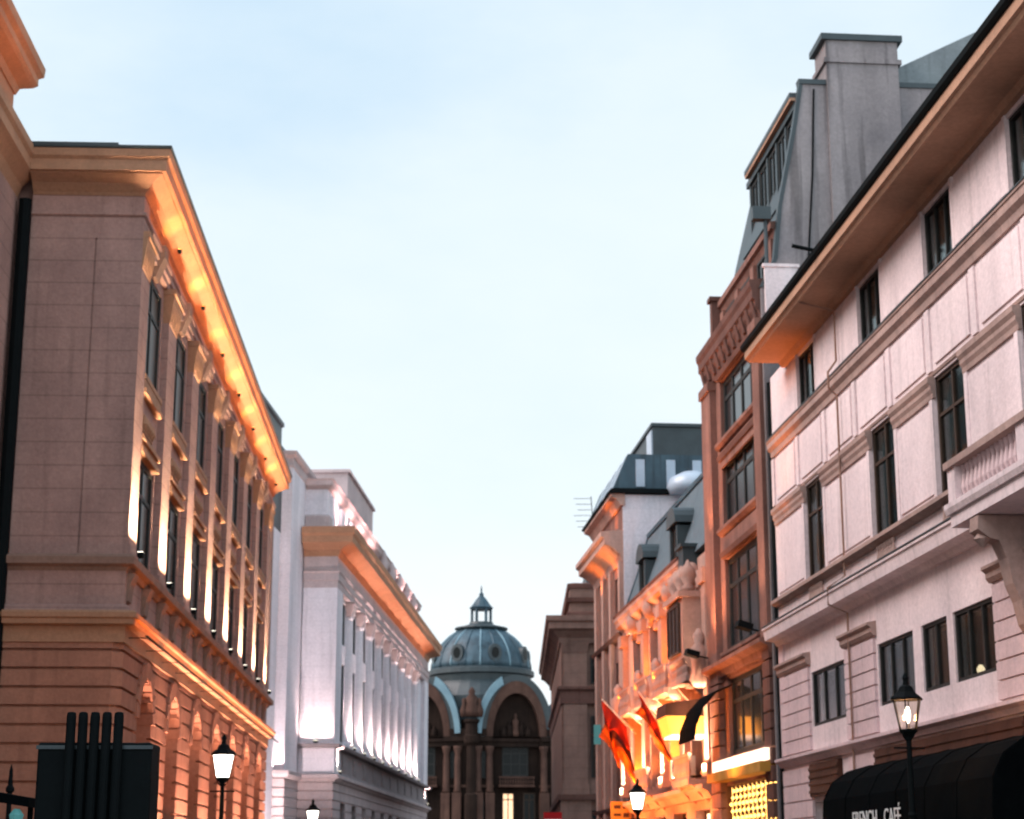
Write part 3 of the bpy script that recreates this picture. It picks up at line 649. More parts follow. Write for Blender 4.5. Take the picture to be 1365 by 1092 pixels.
# ------------------------------------------------------------------ 4. pillar building right of the palace
def pillar_building():
    X0, Y0 = 2.95, 110.
    root = thing('pillared_building', 'brown stone corner building with giant pilasters and deep overhanging cornice in front of the palace', 'building', (X0, Y0, 0))
    fr = Frame(0, 0, 0, -1)
    w = MB(fr); w.box(0, 16, -30, -.3, 0, 16); w.build('wall', M_PILL, root)
    for k in range(5):
        a = .12+3.1*k
        q = MB(fr); q.box(a-.1, a+1.5, -.28, .1, 5.9, 6.5); q.box(a, a+1.4, -.28, .0, 6.5, 11.2); q.box(a, a+1.4, -.28, .0, 12.2, 14.2); q.hexa([(a, -.28, 14.2), (a+1.4, -.28, 14.2), (a+1.4, .02, 14.2), (a, .02, 14.2), (a-.15, -.28, 14.8), (a+1.55, -.28, 14.8), (a+1.55, .2, 14.8), (a-.15, .2, 14.8)]); q.box(a-.2, a+1.6, -.28, .02, 0, 5.6); q.build('pilaster', M_PILL, root)
        for z0, h in ((1.6, 3.4), (6.9, 3.6), (12.4, 1.7)): window(root, fr, a+2.25, -.26, z0, 1.25, h, 2, (.65,))
    path = [(16, 0), (0, 0), (0, -30)]
    m = MB(fr); m.sweep([(-.3, 14.8), (.1, 14.8), (.12, 15.1), (.5, 15.5), (.75, 15.6), (.75, 15.95), (.9, 16.05), (.92, 16.35), (-.3, 16.45)], path); m.build('cornice', M_PILL, root)
    m = MB(fr); m.sweep([(-.3, 11.2), (.05, 11.2), (.08, 11.5), (.08, 11.9), (.25, 12.05), (.25, 12.2), (-.3, 12.25)], path); m.sweep([(-.3, 5.6), (.2, 5.6), (.25, 5.9), (-.3, 5.95)], path); m.build('string_course', M_ROSED, root)
    p2 = [(16, -.6), (.55, -.6), (.55, -28)]
    m = MB(fr); m.box(.55, 16, -28, -.6, 16.4, 18.3); m.build('attic', M_PILL, root)
    m = MB(fr); m.sweep([(-.2, 16.4), (.18, 16.42), (.18, 16.7), (.05, 16.8), (-.2, 16.85)], p2); m.sweep([(-.2, 17.3), (.22, 17.35), (.28, 17.6), (-.2, 17.65)], p2); m.sweep([(-.2, 18.2), (.1, 18.2), (.15, 18.45), (-.2, 18.55)], p2); m.build('attic_moulding', M_ROSED, root)
    m = MB(fr); m.box(1.6, 16, -26, -1.8, 18.5, 19.6); m.build('roof', M_ZINC, root)
pillar_building()

# ------------------------------------------------------------------ right-hand row: one wall line X = 12 - .0867 Y
RA = math.atan2(1, -.0867)
def rbase(Y): return (12-.0867*Y, Y, 0)

def pale_house():
    Y0 = 14.; b0 = rbase(Y0)
    root = thing('pale_house', 'pale pink stuccoed house with wide dark eaves, long string courses and stone balcony', 'building', b0)
    fr = Frame(0, 0, RA, 1); LEN = 51.75-Y0
    S = lambda Y: Y-Y0
    top = [S(y) for y in (20.8, 25.9, 31.0, 36.2, 41.35, 47.5)]
    w2 = [S(y) for y in (20.6, 25.8, 31.0, 36.05, 40.85, 47.2)]
    holes = [(a-.95, a+.95, 13.72, 15.2) for a in top] + [(a-1., a+1., 8.98, 11.55) for a in w2]
    mz = [(46.6, 3.4), (40.75, 2.7), (37.95, 1.7), (35.5, 2.4), (30.5, 2.0), (27.9, 1.35), (25.2, 2.0), (20, 2.4)]
    holes += [(S(y)-w/2, S(y)+w/2, 5.2, 6.6) for y, w in mz]
    sh = [(47.0, 3.0), (37.6, 9.6), (25.5, 9.)]
    holes += [(S(y)-w/2, S(y)+w/2, .25, 3.3) for y, w in sh]
    w = MB(fr); w.wall(0, LEN, 0, 15.5, 0, -.42, holes); w.build('wall', M_PALE, root)
    b = MB(fr)
    b.box(0, LEN, -12, -11.6, 0, 15.5); b.box(0, .3, -11.6, -.43, 0, 15.5); b.box(LEN-.02, LEN, -11.6, -.43, 0, 15.5)
    for z in (4.2, 7.9, 12.4): b.box(.3, LEN-.02, -11.6, -.43, z, z+.2)
    b.box(.3, LEN-.02, -4.2, -4.0, .0, 15.4); b.build('interior', M_ROOM, root)
    # piers at the end
    q = MB(fr); q.box(LEN-.55, LEN-.02, 0, .05, 4.62, 7.7); q.build('end_pier', M_PALEB, root)
    for a in top: window(root, fr, a, -.09, 13.72, 1.9, 1.48, 3, (), M_FRAME, M_CLEAR, .06, ('grey_curtain', ((-.75, .75),)))
    for i, a in enumerate(w2): window(root, fr, a, -.1, 8.98, 2.0, 2.57, 2, (.68,), M_FRAMEW, M_CLEAR, .07, ('beige_curtain', ((-.8, -.2), (.25, .8))) if i % 2 else ('grey_curtain', ((-.8, -.3), (.4, .8))))
    for i, (y, ww) in enumerate(mz): window(root, fr, S(y), -.09, 5.2, ww, 1.4, 3 if ww > 2 else 2, (), M_FRAME, M_CLEAR, .06, ('beige_curtain', ((-ww*.46, -ww*.1), (ww*.28, ww*.47))) if ww > 1.5 else ('grey_curtain', ((-.6, .0),)))
    for y, ww in sh:
        window(root, fr, S(y), -.36, .25, ww, 3.05, max(2, int(ww/1.3)), (.72,), M_FRAMEW, M_CLEAR, .08)
        q = MB(fr); q.box(S(y)-ww/2+.05, S(y)+ww/2-.05, 0, .12, 3.42, 4.25)
        for k in range(4): q.box(S(y)-ww/2+.05, S(y)+ww/2-.05, .12, .15, 3.5+k*.19, 3.58+k*.19)
        q.build('fascia_board', M_SIGNB, root)
    # string courses
    def course(name, prof, m, a0=0, a1=LEN):
        q = MB(fr); q.prism(prof, a0, min(a1, LEN)); return q.build(name, m, root)
    course('ledge', [(-.02, 4.32), (.1, 4.32), (.16, 4.42), (.26, 4.48), (.26, 4.55), (-.02, 4.6)], M_PALEB)
    course('main_ledge', [(-.02, 7.68), (.08, 7.68), (.16, 7.8), (.42, 7.84), (.46, 8.1), (.5, 8.12), (.5, 8.18), (-.02, 8.24)], M_PALE)
    course('main_ledge_lead', [(-.02, 8.2), (.52, 8.185), (.52, 8.215), (-.02, 8.27)], M_ZINC)
    course('sill_course', [(-.02, 8.78), (.1, 8.8), (.22, 8.86), (.22, 8.95), (-.02, 8.975)], M_TRIMP)
    course('upper_course', [(-.02, 13.1), (.06, 13.1), (.08, 13.25), (.17, 13.34), (.17, 13.5), (.2, 13.52), (.2, 13.58), (-.02, 13.62)], M_TRIMP)
    course('upper_course_lead', [(-.02, 13.61), (.22, 13.57), (.22, 13.6), (-.02, 13.66)], M_ZINC)
    # eaves
    course('soffit', [(-.02, 15.5), (-.02, 15.3), (.12, 15.3), (.2, 15.42), (1.02, 15.42), (1.02, 15.5)], M_CREAM, 0, LEN-1.9)
    course('fascia', [(.9, 15.44), (1.04, 15.40), (1.1, 15.48), (1.16, 15.5), (1.16, 15.72), (.9, 15.72)], M_CREAM, 0, LEN-1.9)
    q = MB(fr); q.prism([(1.08, 15.724), (1.2, 15.72), (1.26, 15.78), (1.28, 15.88), (1.22, 15.9), (1.08, 15.8)], -.05, LEN-1.88); q.build('gutter', M_BLACK, root)
    q = MB(fr); q.prism([(1.06, 15.74), (1.06, 15.52), (-12, 15.52), (-12, 17.4), (-5.5, 18.6)], 0, LEN-1.9); q.prism([(-.2, 15.7), (-.2, 15.52), (-12, 15.52), (-12, 17.4), (-5.5, 18.3)], LEN-1.9, LEN+.05); q.build('roof', M_SLATE, root)
    q = MB(fr); q.tube([(S(41.6), 1.2, 15.9), (S(41.6), 1.75, 16.0)], .05); q.build('overflow_spout', M_BLACK, root)
    q = MB(fr); q.lathe([(.02, 5.3), (.07, 5.34), (.09, 5.42), (.03, 5.5)], (S(36.1), -.3), 8); q.build('window_lamp', E_SHOP, root)
    # trim between windows at the heads, and raised wall panels
    edges = sorted([a for a in w2])
    spans = [(0.05, edges[0]-.95)] + [(edges[i]+.95, edges[i+1]-.95) for i in range(len(edges)-1)] + [(edges[-1]+.95, LEN-.1)]
    for a0, a1 in spans:
        q = MB(fr); q.prism([(-.02, 11.12), (.05, 11.12), (.06, 11.22), (.1, 11.3), (.1, 11.38), (.15, 11.46), (.15, 11.56), (-.02, 11.6)], a0, a1); q.build('head_trim', M_TRIMP, root)
        if a1-a0 > .8:
            q = MB(fr); q.box(a0+.15, a1-.15, -.01, .035, 9.15, 11.0); q.build('raised_panel', M_PALE, root)
    spans = [(0.05, top[0]-.95)] + [(top[i]+.95, top[i+1]-.95) for i in range(len(top)-1)] + [(top[-1]+.95, LEN-.1)]
    for a0, a1 in spans:
        if a1-a0 > .8:
            q = MB(fr); q.box(a0+.12, a1-.12, -.01, .04, 13.8, 15.15); q.build('raised_panel', M_PALE, root)
    x = .3
    while x < LEN-1.2:
        q = MB(fr); q.box(x, x+2.2, -.01, .04, 11.8, 13.0); q.build('raised_panel', M_PALE, root)
        q = MB(fr); q.box(x+2.42, x+2.72, -.01, .05, 11.7, 13.05); q.build('pilaster_strip', M_PALE, root); x += 2.9
    q = MB(fr); q.prism([(-.01, 11.6), (.03, 11.6), (.05, 11.66), (-.01, 11.7)], 0, LEN); q.build('bead', M_TRIMP, root)
    for a in w2:          # little balustrades under the windows, surrounds
        q = MB(fr)
        for k in range(7): baluster(q, a-.6+k*.2, .06, 8.26, .5, .055)
        q.build('balustrade', M_TRIMP, root)
        q = MB(fr); q.box(a-1.2, a-1.01, -.01, .06, 8.98, 11.1); q.build('jamb', M_PALE, root); q = MB(fr); q.box(a+1.01, a+1.2, -.01, .06, 8.98, 11.1); q.build('jamb', M_PALE, root)
    for a in top:
        q = MB(fr); q.box(a-1.1, a-.96, -.01, .05, 13.66, 15.28); q.build('jamb', M_PALE, root); q = MB(fr); q.box(a+.96, a+1.1, -.01, .05, 13.66, 15.28); q.build('jamb', M_PALE, root)
    # rusticated piers of the mezzanine and their caps
    gaps = []
    o_ = sorted((S(y)-w/2, S(y)+w/2) for y, w in mz); prev = 0.02
    for (a, b_) in o_ + [(LEN-.02, LEN)]:
        if a-prev > .9: gaps.append((prev+.12, a-.12))
        prev = b_
    for a0, a1 in gaps:
        q = MB(fr)
        for k in range(6): q.box(a0, a1, -.01, .07, 4.64+k*.36, 4.64+k*.36+.32)
        q.build('rusticated_pier', M_PALEB, root)
        q = MB(fr); q.prism([(-.01, 6.82), (.08, 6.82), (.14, 6.9), (.14, 7.0), (.22, 7.06), (.22, 7.12), (-.01, 7.16)], a0-.1, a1+.1); q.build('pier_cap', M_TRIMP, root)
        q = MB(fr)
        for k in range(9): q.box(a0, a1, -.01, .07, .3+k*.44, .3+k*.44+.4)
        q.build('rusticated_pier', M_PALEB, root)
    # downpipes
    q = MB(fr); q.tube([(S(44.1), .12, 0), (S(44.1), .12, 7.6), (S(44.1), .58, 7.8), (S(44.1), .58, 8.2), (S(44.1), .14, 8.5), (S(44.1), .14, 13.0), (S(44.1), .34, 13.2), (S(44.1), .34, 13.6), (S(44.1), .12, 13.9), (S(44.1), .12, 15.2), (S(44.1), 1.0, 15.4)], .028); q.build('downpipe', M_TRIM, root)
    q = MB(fr); q.box(LEN+.01, LEN+.3, -.3, -.12, 0, 15.3); q.tube([(LEN+.12, .0, 0), (LEN+.12, .0, 15.4)], .09); q.build('downpipe', M_BLACK, root)
    # balcony on a carved bracket
    a0, a1 = S(26.2), S(33.5)
    q = MB(fr); q.box(a0, a1, 0, 1.0, 7.72, 7.95); q.prism([(0, 7.95), (1.06, 7.95), (1.1, 8.05), (1.1, 8.14), (0, 8.14)], a0-.05, a1+.06); bal = q.build('balcony', M_PALE, root)
    for a in (a0, a0+3.3, a1-.4): q = MB(fr); q.box(a, a+.4, .68, 1.02, 8.14, 8.8); q.build('balcony_post', M_PALE, bal)
    q = MB(fr); q.box(a0-.04, a1+.05, .64, 1.08, 8.8, 8.93); q.box(a1-.38, a1+.04, .0, .64, 8.8, 8.93); q.build('handrail', M_TRIMP, bal)
    for k in range(30):
        a = a0+.5+k*.225
        if abs(a-a0-3.5) < .25 or a > a1-.45: continue
        q = MB(fr); baluster(q, a, .86, 8.14, .66, .08); q.build('baluster', M_PALEB, bal)
    for k in range(3): q = MB(fr); baluster(q, a1-.2, .12+k*.2, 8.14, .66, .08); q.build('baluster', M_PALEB, bal)
    for a in (S(32.3), S(27.3)):
        q = MB(fr); q.prism([(0, 7.7), (.98, 7.7), (1.0, 7.45), (.8, 7.3), (.62, 7.25), (.5, 6.95), (.42, 6.5), (.3, 6.2), (.22, 5.8), (.1, 5.6), (0, 5.6)], a-.22, a+.22)
        q.lathe([(.02, 7.15), (.16, 7.3), (.02, 7.5)], (a, .85), 8); q.build('carved_bracket', M_TRIMP, bal)
    return root
pale_house()

# party wall and chimney belong to the narrow house behind
def narrow_house():
    Y0 = 51.95; b0 = rbase(Y0)
    root = thing('narrow_house', 'tall narrow rose stone house with mansard dormers and a bare grey gable wall', 'building', b0)
    fr = Frame(0, 0, RA, 1); LEN = 9.1
    st = [(8.35, 11.35), (12.35, 14.55), (15.2, 17.3)]
    w0, w1 = 1.35, 6.9
    holes = [(w0, w1, a, b) for a, b in st] + [(w0, w1, 5.1, 7.5), (.6, 7.9, .2, 4.2)]
    w = MB(fr); w.wall(0.18, LEN, 0, 17.9, -.0, -.5, holes); w.box(.19, LEN, -10, -.6, 0, 17.8); w.build('wall', M_ROSE, root)
    for z0, z1 in st:
        window(root, fr, (w0+w1)/2, -.16, z0, w1-w0, z1-z0, 4, (.7,), M_FRAME, M_PANE, .14)
        q = MB(fr); q.prism([(-.01, z0-.24), (.1, z0-.22), (.2, z0-.12), (.2, z0-.02), (-.01, z0)], w0-.2, w1+.2); q.build('sill', M_ROSE, root)
        q = MB(fr); q.box(w0, w1, -.01, .06, z0-.85, z0-.3); q.build('spandrel_panel', M_ROSE, root)
        q = MB(fr); q.prism([(-.01, z1+.04), (.12, z1+.04), (.16, z1+.2), (-.01, z1+.28)], w0-.15, w1+.15); q.build('lintel', M_ROSED, root)
    window(root, fr, (w0+w1)/2, -.16, 5.1, w1-w0, 2.4, 4, (.7,), M_FRAME, M_PANE, .12)
    for a0, a1 in ((.2, 1.1), (LEN-1.5, LEN)):
        q = MB(fr); q.box(a0, a1, -.01, .22, 8.1, 17.2); q.box(a0-.04, a1+.06, -.01, .3, 17.2, 17.5); q.build('pilaster', M_ROSE, root)
        q = MB(fr)
        for k in range(16): q.box(a0, a1, -.01, .2, .1+k*.49, .1+k*.49+.43)
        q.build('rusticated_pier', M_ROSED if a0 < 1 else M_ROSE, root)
    q = MB(fr); q.prism([(-.01, 7.6), (.16, 7.6), (.22, 7.8), (.45, 7.9), (.45, 8.02), (-.01, 8.08)], .18, LEN); q.build('ledge', M_ROSE, root)
    m = MB(fr); m.prism([(-.4, 17.5), (.1, 17.5), (.15, 17.75), (.24, 17.9), (.26, 18.05), (.34, 18.12), (.34, 18.38), (.4, 18.5), (.42, 18.68), (-.4, 18.78)], .17, LEN-.25); m.build('cornice', M_ROSED, root)
    for k in range(11):
        q = MB(fr); q.prism([(.05, 17.55), (.2, 17.6), (.26, 17.85), (.32, 18.1), (.1, 18.1)], .4+k*.8, .4+k*.8+.3); q.build('modillion', M_ROSED, root)
    # set-back attic storey, mansard and one long dormer under a flat overhanging roof
    q = MB(fr); q.box(.17, LEN, -9, -.5, 18.7, 20.3); q.build('attic_wall', M_ROSE, root)
    q = MB(fr); q.prism([(-.8, 20.1), (-.48, 20.1), (-.4, 20.3), (-.3, 20.35), (-.3, 20.55), (-.8, 20.6)], .2, LEN+.2); q.build('attic_cornice', M_ROSE, root)
    for a in (.5, 3.0, 5.4, 7.8):
        q = MB(fr); q.box(a, a+.5, -.52, -.36, 18.72, 20.1); q.build('attic_pilaster', M_ROSE, root)
    for a in (2.0, 4.45, 6.85): window(root, fr, a, -.46, 18.9, 1.3, 1.1, 2, ())
    q = MB(fr); q.box(LEN-.7, LEN-.35, -.45, -.1, 18.7, 20.6); q.box(LEN-.78, LEN-.27, -.53, -.02, 20.6, 20.75); q.build('corner_pier', M_ROSED, root)
    q = MB(fr); q.prism([(-.75, 20.5), (-9, 20.5), (-9, 25.2), (-1.9, 25.2)], .2, LEN-.1); q.build('mansard_roof', M_ZINC, root)
    d = MB(fr)
    for k in range(6): d.box(.4+k*1.3, .55+k*1.3, -2.2, -1.25, 21.9, 24.3)
    d.prism([(-1.0, 21.75), (-1.15, 21.9), (-2.2, 21.9), (-2.2, 21.75)], .3, 7.3); d.box(.3, 7.3, -2.2, -1.2, 24.3, 24.5); do = d.build('long_dormer', M_ZINC, root)
    for k in range(5):
        o_ = window(do, fr, 1.12+k*1.3, -1.34, 21.95, 1.12, 2.3, 2, (), M_FRAME, M_PANEB, .08); o_.name = 'dormer_window'
    d = MB(fr); d.box(.25, 6.9, -2.4, -1.05, 24.62, 24.78); d.build('dormer_roof', M_ZINC, do)
    d = MB(fr); d.box(.25, 6.9, -2.4, -1.07, 24.52, 24.62); d.build('dormer_soffit', M_CREAM, do)
    # grey gable wall facing the camera, with its chimney
    ge = Frame(0, 0, RA, 1)
    q = MB(fr)
    q_poly = [(.1, 0), (.1, 18.4), (-.35, 19.3), (-.55, 21.0), (-1.1, 23.6), (-1.35, 25.0), (-9.5, 25.0), (-9.5, 0)]
    q.prism([(o, z) for o, z in q_poly], 0.0, .16); q.build('gable_wall', M_GABLE, root)
    q = MB(fr); q.prism([(-1.3, 24.96), (-1.28, 25.12), (-9.4, 25.12), (-9.4, 24.96)], -.05, .3); q.prism([(.14, 18.4), (-.31, 19.3), (-.51, 21.0), (-1.06, 23.6), (-1.3, 25.0), (-1.42, 25.0), (-1.18, 23.6), (-.63, 21.0), (-.43, 19.3), (.02, 18.4)], -.03, .25); q.build('gable_coping', M_ZINC, root)
    c = MB(fr); c.box(-.14, 1.2, -4.4, -2.15, 15, 25.65); c.box(-.2, 1.3, -4.5, -2.07, 25.65, 25.8); c.box(-.14, 1.2, -4.4, -2.15, 25.8, 26.4); co = c.build('chimney', M_GABLE, root)
    c = MB(fr); c.box(-.22, 1.3, -4.55, -2.0, 26.4, 26.6); c.build('chimney_cap', M_ZINC, co)
    q = MB(fr); q.prism([(-4.1, 15), (-4.1, 25.6), (-7.2, 27.2), (-9.8, 27.6), (-9.8, 15)], .5, 8); q.build('rear_wall', mat('teal_grey_render', (.24, .27, .28), .9, .14, .5, .2, .2), root)
    q = MB(fr); q.tube([(-.01, -1.3, 18.5), (-.02, -1.6, 22), (-.02, -1.75, 24.8)], .03); q.build('cable', M_BLACK, root)
    q = MB(fr); q.tube([(.0, -.1, 18.2), (.0, -.1, 20.6)], .06); q.box(-.15, .16, -.25, .3, 20.5, 20.9); q.build('downpipe', M_ZINC, root)
    q = MB(fr); q.box(-.12, -.005, -1.0, -.0, 17.4, 19.0); q.box(-.15, .0, -1.05, .05, 19.0, 19.1); q.build('flue_box', M_PALE, root)
    # lit sign band and fairy-lit shop window
    q = MB(fr); q.box(.5, 8.2, -.02, .34, 4.62, 4.95); q.build('lit_band', E_STRIP, root)
    q = MB(fr); q.box(.45, 8.3, -.02, .5, 4.3, 4.58); q.build('shop_cornice', M_GOLD, root)
    window(root, fr, 4.25, -.45, .2, 7.3, 3.98, 5, (.8,), M_FRAMEW, mat('lit_shop_glass', (.25, .10, .02), .3, .3, 1, 0, 0), .1)
    for k in range(12):
        q = MB(fr); a = .9+k*.6
        for j in range(18): q.lathe([(.01, 0.4+j*.21), (.065, .46+j*.21), (.01, .52+j*.21)], (a+.05*math.sin(j*2.2+k), -.15+.05*math.cos(j*1.7)), 6)
        q.tube([(a, -.15, .35), (a, -.15, 4.15)], .008, 4); q.build('fairy_light_string', E_BULB, root)
    return root
narrow_house()

def ornate_house():
    Y0 = 61.1; b0 = rbase(Y0)
    root = thing('ornate_house', 'ornate warm stone house blazing with orange floodlight under a steep blue slate mansard', 'building', b0)
    fr = Frame(0, 0, RA, 1); LEN = 19.7
    BA = [2.6, 7.0, 11.4, 15.8]
    holes = []
    for c in BA: holes += [(c-.95, c+.95, 8.4, 10.9), (c-.95, c+.95, 4.9, 7.6), (c-1.3, c+1.3, .2, 3.6)]
    w = MB(fr); w.wall(0.02, LEN, 0, 12.2, 0, -.45, holes); w.box(.02, LEN, -10, -.55, 0, 12.4); w.build('wall', M_ORN, root)
    for i, c in enumerate(BA):
        window(root, fr, c, -.38, 8.4, 1.9, 2.5, 2, (.7,), M_FRAMEW); window(root, fr, c, -.38, 4.9, 1.9, 2.7, 2, (.7,), M_FRAMEW)
        window(root, fr, c, -.38, .2, 2.6, 3.4, 2, (.75,), M_FRAMEW, E_SHOP if i != 1 else M_PANE, .1)
        q = MB(fr); q.box(c-1.2, c-.97, -.01, .12, 8.3, 11.1); q.box(c+.97, c+1.2, -.01, .12, 8.3, 11.1); q.arch(c, 11.05, .85, 1.25, .55, -.01, .2, n=10); q.build('window_surround', M_ORN, root)
        q = MB(fr); q.box(c-1.25, c-.97, -.01, .14, 4.8, 7.7); q.box(c+.97, c+1.25, -.01, .14, 4.8, 7.7); q.slab([(c-1.45, 7.75), (c+1.45, 7.75), (c+1.45, 7.9), (c, 8.4), (c-1.45, 7.9)], -.01, .32); q.build('pediment', M_ORN, root)
        q = MB(fr); q.lathe([(.05, 11.2), (.3, 11.35), (.38, 11.7), (.2, 12.0), (.05, 12.1)], (c, .2), 8); q.build('cartouche', M_ORN, root, True)
        for zb in ((8.0,) if i in (1, 3) else (8.0, 4.55)):
            q = MB(fr); q.box(c-1.5, c+1.5, 0, .75, zb-.2, zb); q.prism([(0, zb-.75), (.25, zb-.6), (.6, zb-.2), (0, zb-.2)], c-1.3, c-1.05); q.prism([(0, zb-.75), (.25, zb-.6), (.6, zb-.2), (0, zb-.2)], c+1.05, c+1.3)
            q.box(c-1.52, c+1.52, .62, .76, zb+.75, zb+.85)
            for k in range(12): baluster(q, c-1.38+k*.25, .69, zb, .75, .07)
            q.build('balcony', M_ORN, root)
    for a in (.35, 4.8, 9.2, 13.6, LEN-.4):
        q = MB(fr); q.box(a-.35, a+.35, -.01, .25, 4.6, 11.4); q.box(a-.42, a+.42, -.01, .34, 11.0, 11.5); q.box(a-.42, a+.42, -.01, .34, 4.6, 5.0); q.build('pilaster', M_ORN, root)
        q = MB(fr); q.lathe([(.2, 7.5), (.34, 7.7), (.25, 8.3), (.36, 8.7), (.14, 8.95), (.22, 9.2), (.05, 9.45)], (a, .42), 8); q.build('carved_figure', M_ORN, root, True)
    q = MB(fr); q.prism([(-.3, 11.5), (.1, 11.5), (.15, 11.7), (.25, 11.8), (.42, 11.9), (.45, 12.05), (.52, 12.15), (.52, 12.3), (-.3, 12.38)], 3.4, LEN); q.build('cornice', M_ORN, root)
    q = MB(fr); q.prism([(-.3, 12.33), (.55, 12.3), (.57, 12.4), (-.3, 12.5)], 3.4, LEN); q.build('gutter', M_ROSED, root)
    q = MB(fr); q.prism([(-.01, 3.9), (.2, 3.9), (.3, 4.1), (.5, 4.2), (.5, 4.34), (-.01, 4.4)], .02, LEN); q.build('ledge', M_ORN, root)
    q = MB(fr); q.prism([(.1, 12.4), (-9.8, 12.4), (-9.8, 18.6), (-1.25, 16.1), (-1.1, 16.0), (-.55, 14.2)], .05, LEN); q.build('mansard_roof', M_SLATE, root)
    q = MB(fr); q.prism([(-1.02, 15.95), (-1.0, 16.12), (-1.3, 16.22), (-1.3, 16.1)], .05, LEN); q.prism([(.14, 12.45), (.06, 12.45), (-.6, 14.2), (-1.16, 16.05), (-1.06, 16.05), (-.5, 14.2)], LEN-.02, LEN+.12); q.build('roof_edging', M_COPPER, root)
    for a, z, o in ((7.2, 12.6, .0), (15.2, 12.6, -.05)):
        d = MB(fr); d.box(a-.85, a-.62, -2.2, o, z, z+1.5); d.box(a+.62, a+.85, -2.2, o, z, z+1.6); d.arch(a, z+1.6, .05, 1.0, .7, -2.5, o+.1, n=8); do = d.build('dormer', M_ZINC, root)
        window(do, fr, a, o-.12, z, 1.24, 1.6, 2, (), M_FRAME, M_PANE, .08); do.children[0].name = 'dormer_window'
    q = MB(fr)
    q.box(2.5, 3.5, -.8, .5, 11.7, 12.6); q.box(2.4, 3.6, -.9, .6, 12.6, 12.72); q.build('roof_box', M_ZINC, root)
    for k, a in enumerate((1.1, 2.4, 3.6)):
        q = MB(fr); q.lathe([(.2, 10.8), (.25, 10.95), (.14, 11.05), (.3, 11.35), (.25, 11.6), (.1, 11.75), (.03, 11.9)], (a, .6), 10); q.build('urn', M_ORN, root, True)
    # projecting bay near the narrow house
    q = MB(fr); q.box(.9, 3.9, 0, .85, 8.55, 10.6); q.prism([(0, 7.7), (.5, 8.0), (.85, 8.55), (0, 8.55)], .9, 3.9); q.box(.8, 4.0, 0, 1.0, 10.6, 10.8); q.build('oriel', M_ORN, root)
    window(root, fr, 2.4, .9, 8.75, 2.2, 1.7, 3, (), M_FRAMEW)
    return root
ornate_house()

def corner_house():
    Y0 = 81.; b0 = rbase(Y0)
    root = thing('white_gabled_house', 'tall narrow house with blank white side wall, dark glazed roof and orange lit eaves', 'building', b0)
    fr = Frame(0, 0, RA, 1); LEN = 9.5
    w = MB(fr)
    holes = [(c-.6, c+.6, z, z+2.2) for c in (2.2, 4.7, 7.2) for z in (1., 4.9, 8.5, 12.3)]
    w.wall(0.02, LEN, 0, 17.9, 0, -.4, holes); w.box(.02, LEN, -9, -.5, 0, 17.9); w.build('wall', M_ROSE, root)
    for h in holes: window(root, fr, (h[0]+h[1])/2, -.3, h[2], 1.2, 2.2, 2, (.7,))
    q = MB(fr); q.box(-.03, .02, -9, -.0, 0, 18.0); q.build('side_wall', M_WHITE, root)
    for a in (.1, 3.15, 5.65, 8.2):
        q = MB(fr); q.box(a, a+.6, -.01, .18, .2, 15.0); q.build('pilaster', M_ORN, root)
    for z in (4.3, 8.0, 11.8):
        q = MB(fr); q.prism([(-.01, z-.2), (.2, z-.15), (.3, z), (-.01, z+.06)], 0, LEN); q.build('ledge', M_ROSED, root)
    q = MB(fr); q.sweep([(-.2, 15.0), (.06, 15.0), (.15, 15.3), (.5, 15.6), (.85, 15.75), (.85, 16.0), (1.0, 16.1), (1.0, 16.3), (-.2, 16.4)], [(LEN, 0), (.0, 0)]); q.build('cornice', M_ORN, root)
    q = MB(fr); q.prism([(-.1, 17.5), (.1, 17.5), (.3, 17.8), (.55, 17.9), (.55, 18.05), (-.1, 18.1)], -.1, LEN+.1); q.build('eaves', M_ORN, root)
    q = MB(fr); q.prism([(.62, 18.03), (.66, 18.12), (.5, 18.25), (-4.0, 18.25), (-4.0, 18.05), (-.1, 18.04)], -.25, LEN+.2); q.build('eaves_gutter', M_BLACK, root)
    q = MB(fr); q.prism([(.45, 18.2), (-.25, 19.85), (-8, 19.85), (-8, 18.2)], -.1, LEN); q.build('glazed_roof', M_COPPER, root)
    for a in (.4, 2.2, 4.2, 6.4):
        q = MB(fr); q.prism([(.47, 18.25), (-.23, 19.83), (-.28, 19.78), (.40, 18.25)], a, a+.9); q.build('roof_pane', M_ZINCL, root)
    for o in (-.6, -2.0, -3.2):
        q = MB(fr); q.box(-.16, -.1, o-.4, o, 18.35, 19.6); q.build('roof_pane', M_ZINCL, root)
    q = MB(fr); q.lathe([(1.0, 18.0), (1.15, 18.3), (1.0, 18.7), (.4, 19.0)], (-.35, -3.1), 14); q.build('roof_tank', M_ZINCL, root, True)
    q = MB(fr); q.box(1.5, 8, -8, -1.7, 19.8, 21.55); q.box(1.4, 8.1, -8.1, -1.6, 21.55, 21.7); q.build('plant_room', M_ZINC, root)
    q = MB(fr); q.box(1.6, 3.0, -1.69, -1.62, 19.95, 21.4); q.build('plant_room_pane', M_ZINCL, root)
    q = MB(fr); q.prism([(-3.2, 19.8), (-8.1, 19.8), (-8.1, 22.2)], 1.2, 1.44); q.build('brown_gable', M_SIGNB, root)
    return root
corner_house()

# ------------------------------------------------------------------ aerial on that roof
fr = Frame(*rbase(81)[:2], RA, 1)
q = MB(fr); q.tube([(7.5, .35, 17.8), (7.5, .45, 19.4)], .025, 6)
for k in range(6): q.tube([(7.5, .45+.0, 17.9+k*.28), (7.2, 1.15+.1*(k % 3), 17.82+k*.28)], .014, 5)
tag(q.build('roof_aerial', M_ZINC), 'thin comb of aerial wires sticking out from the white gabled house eaves', 'aerial')

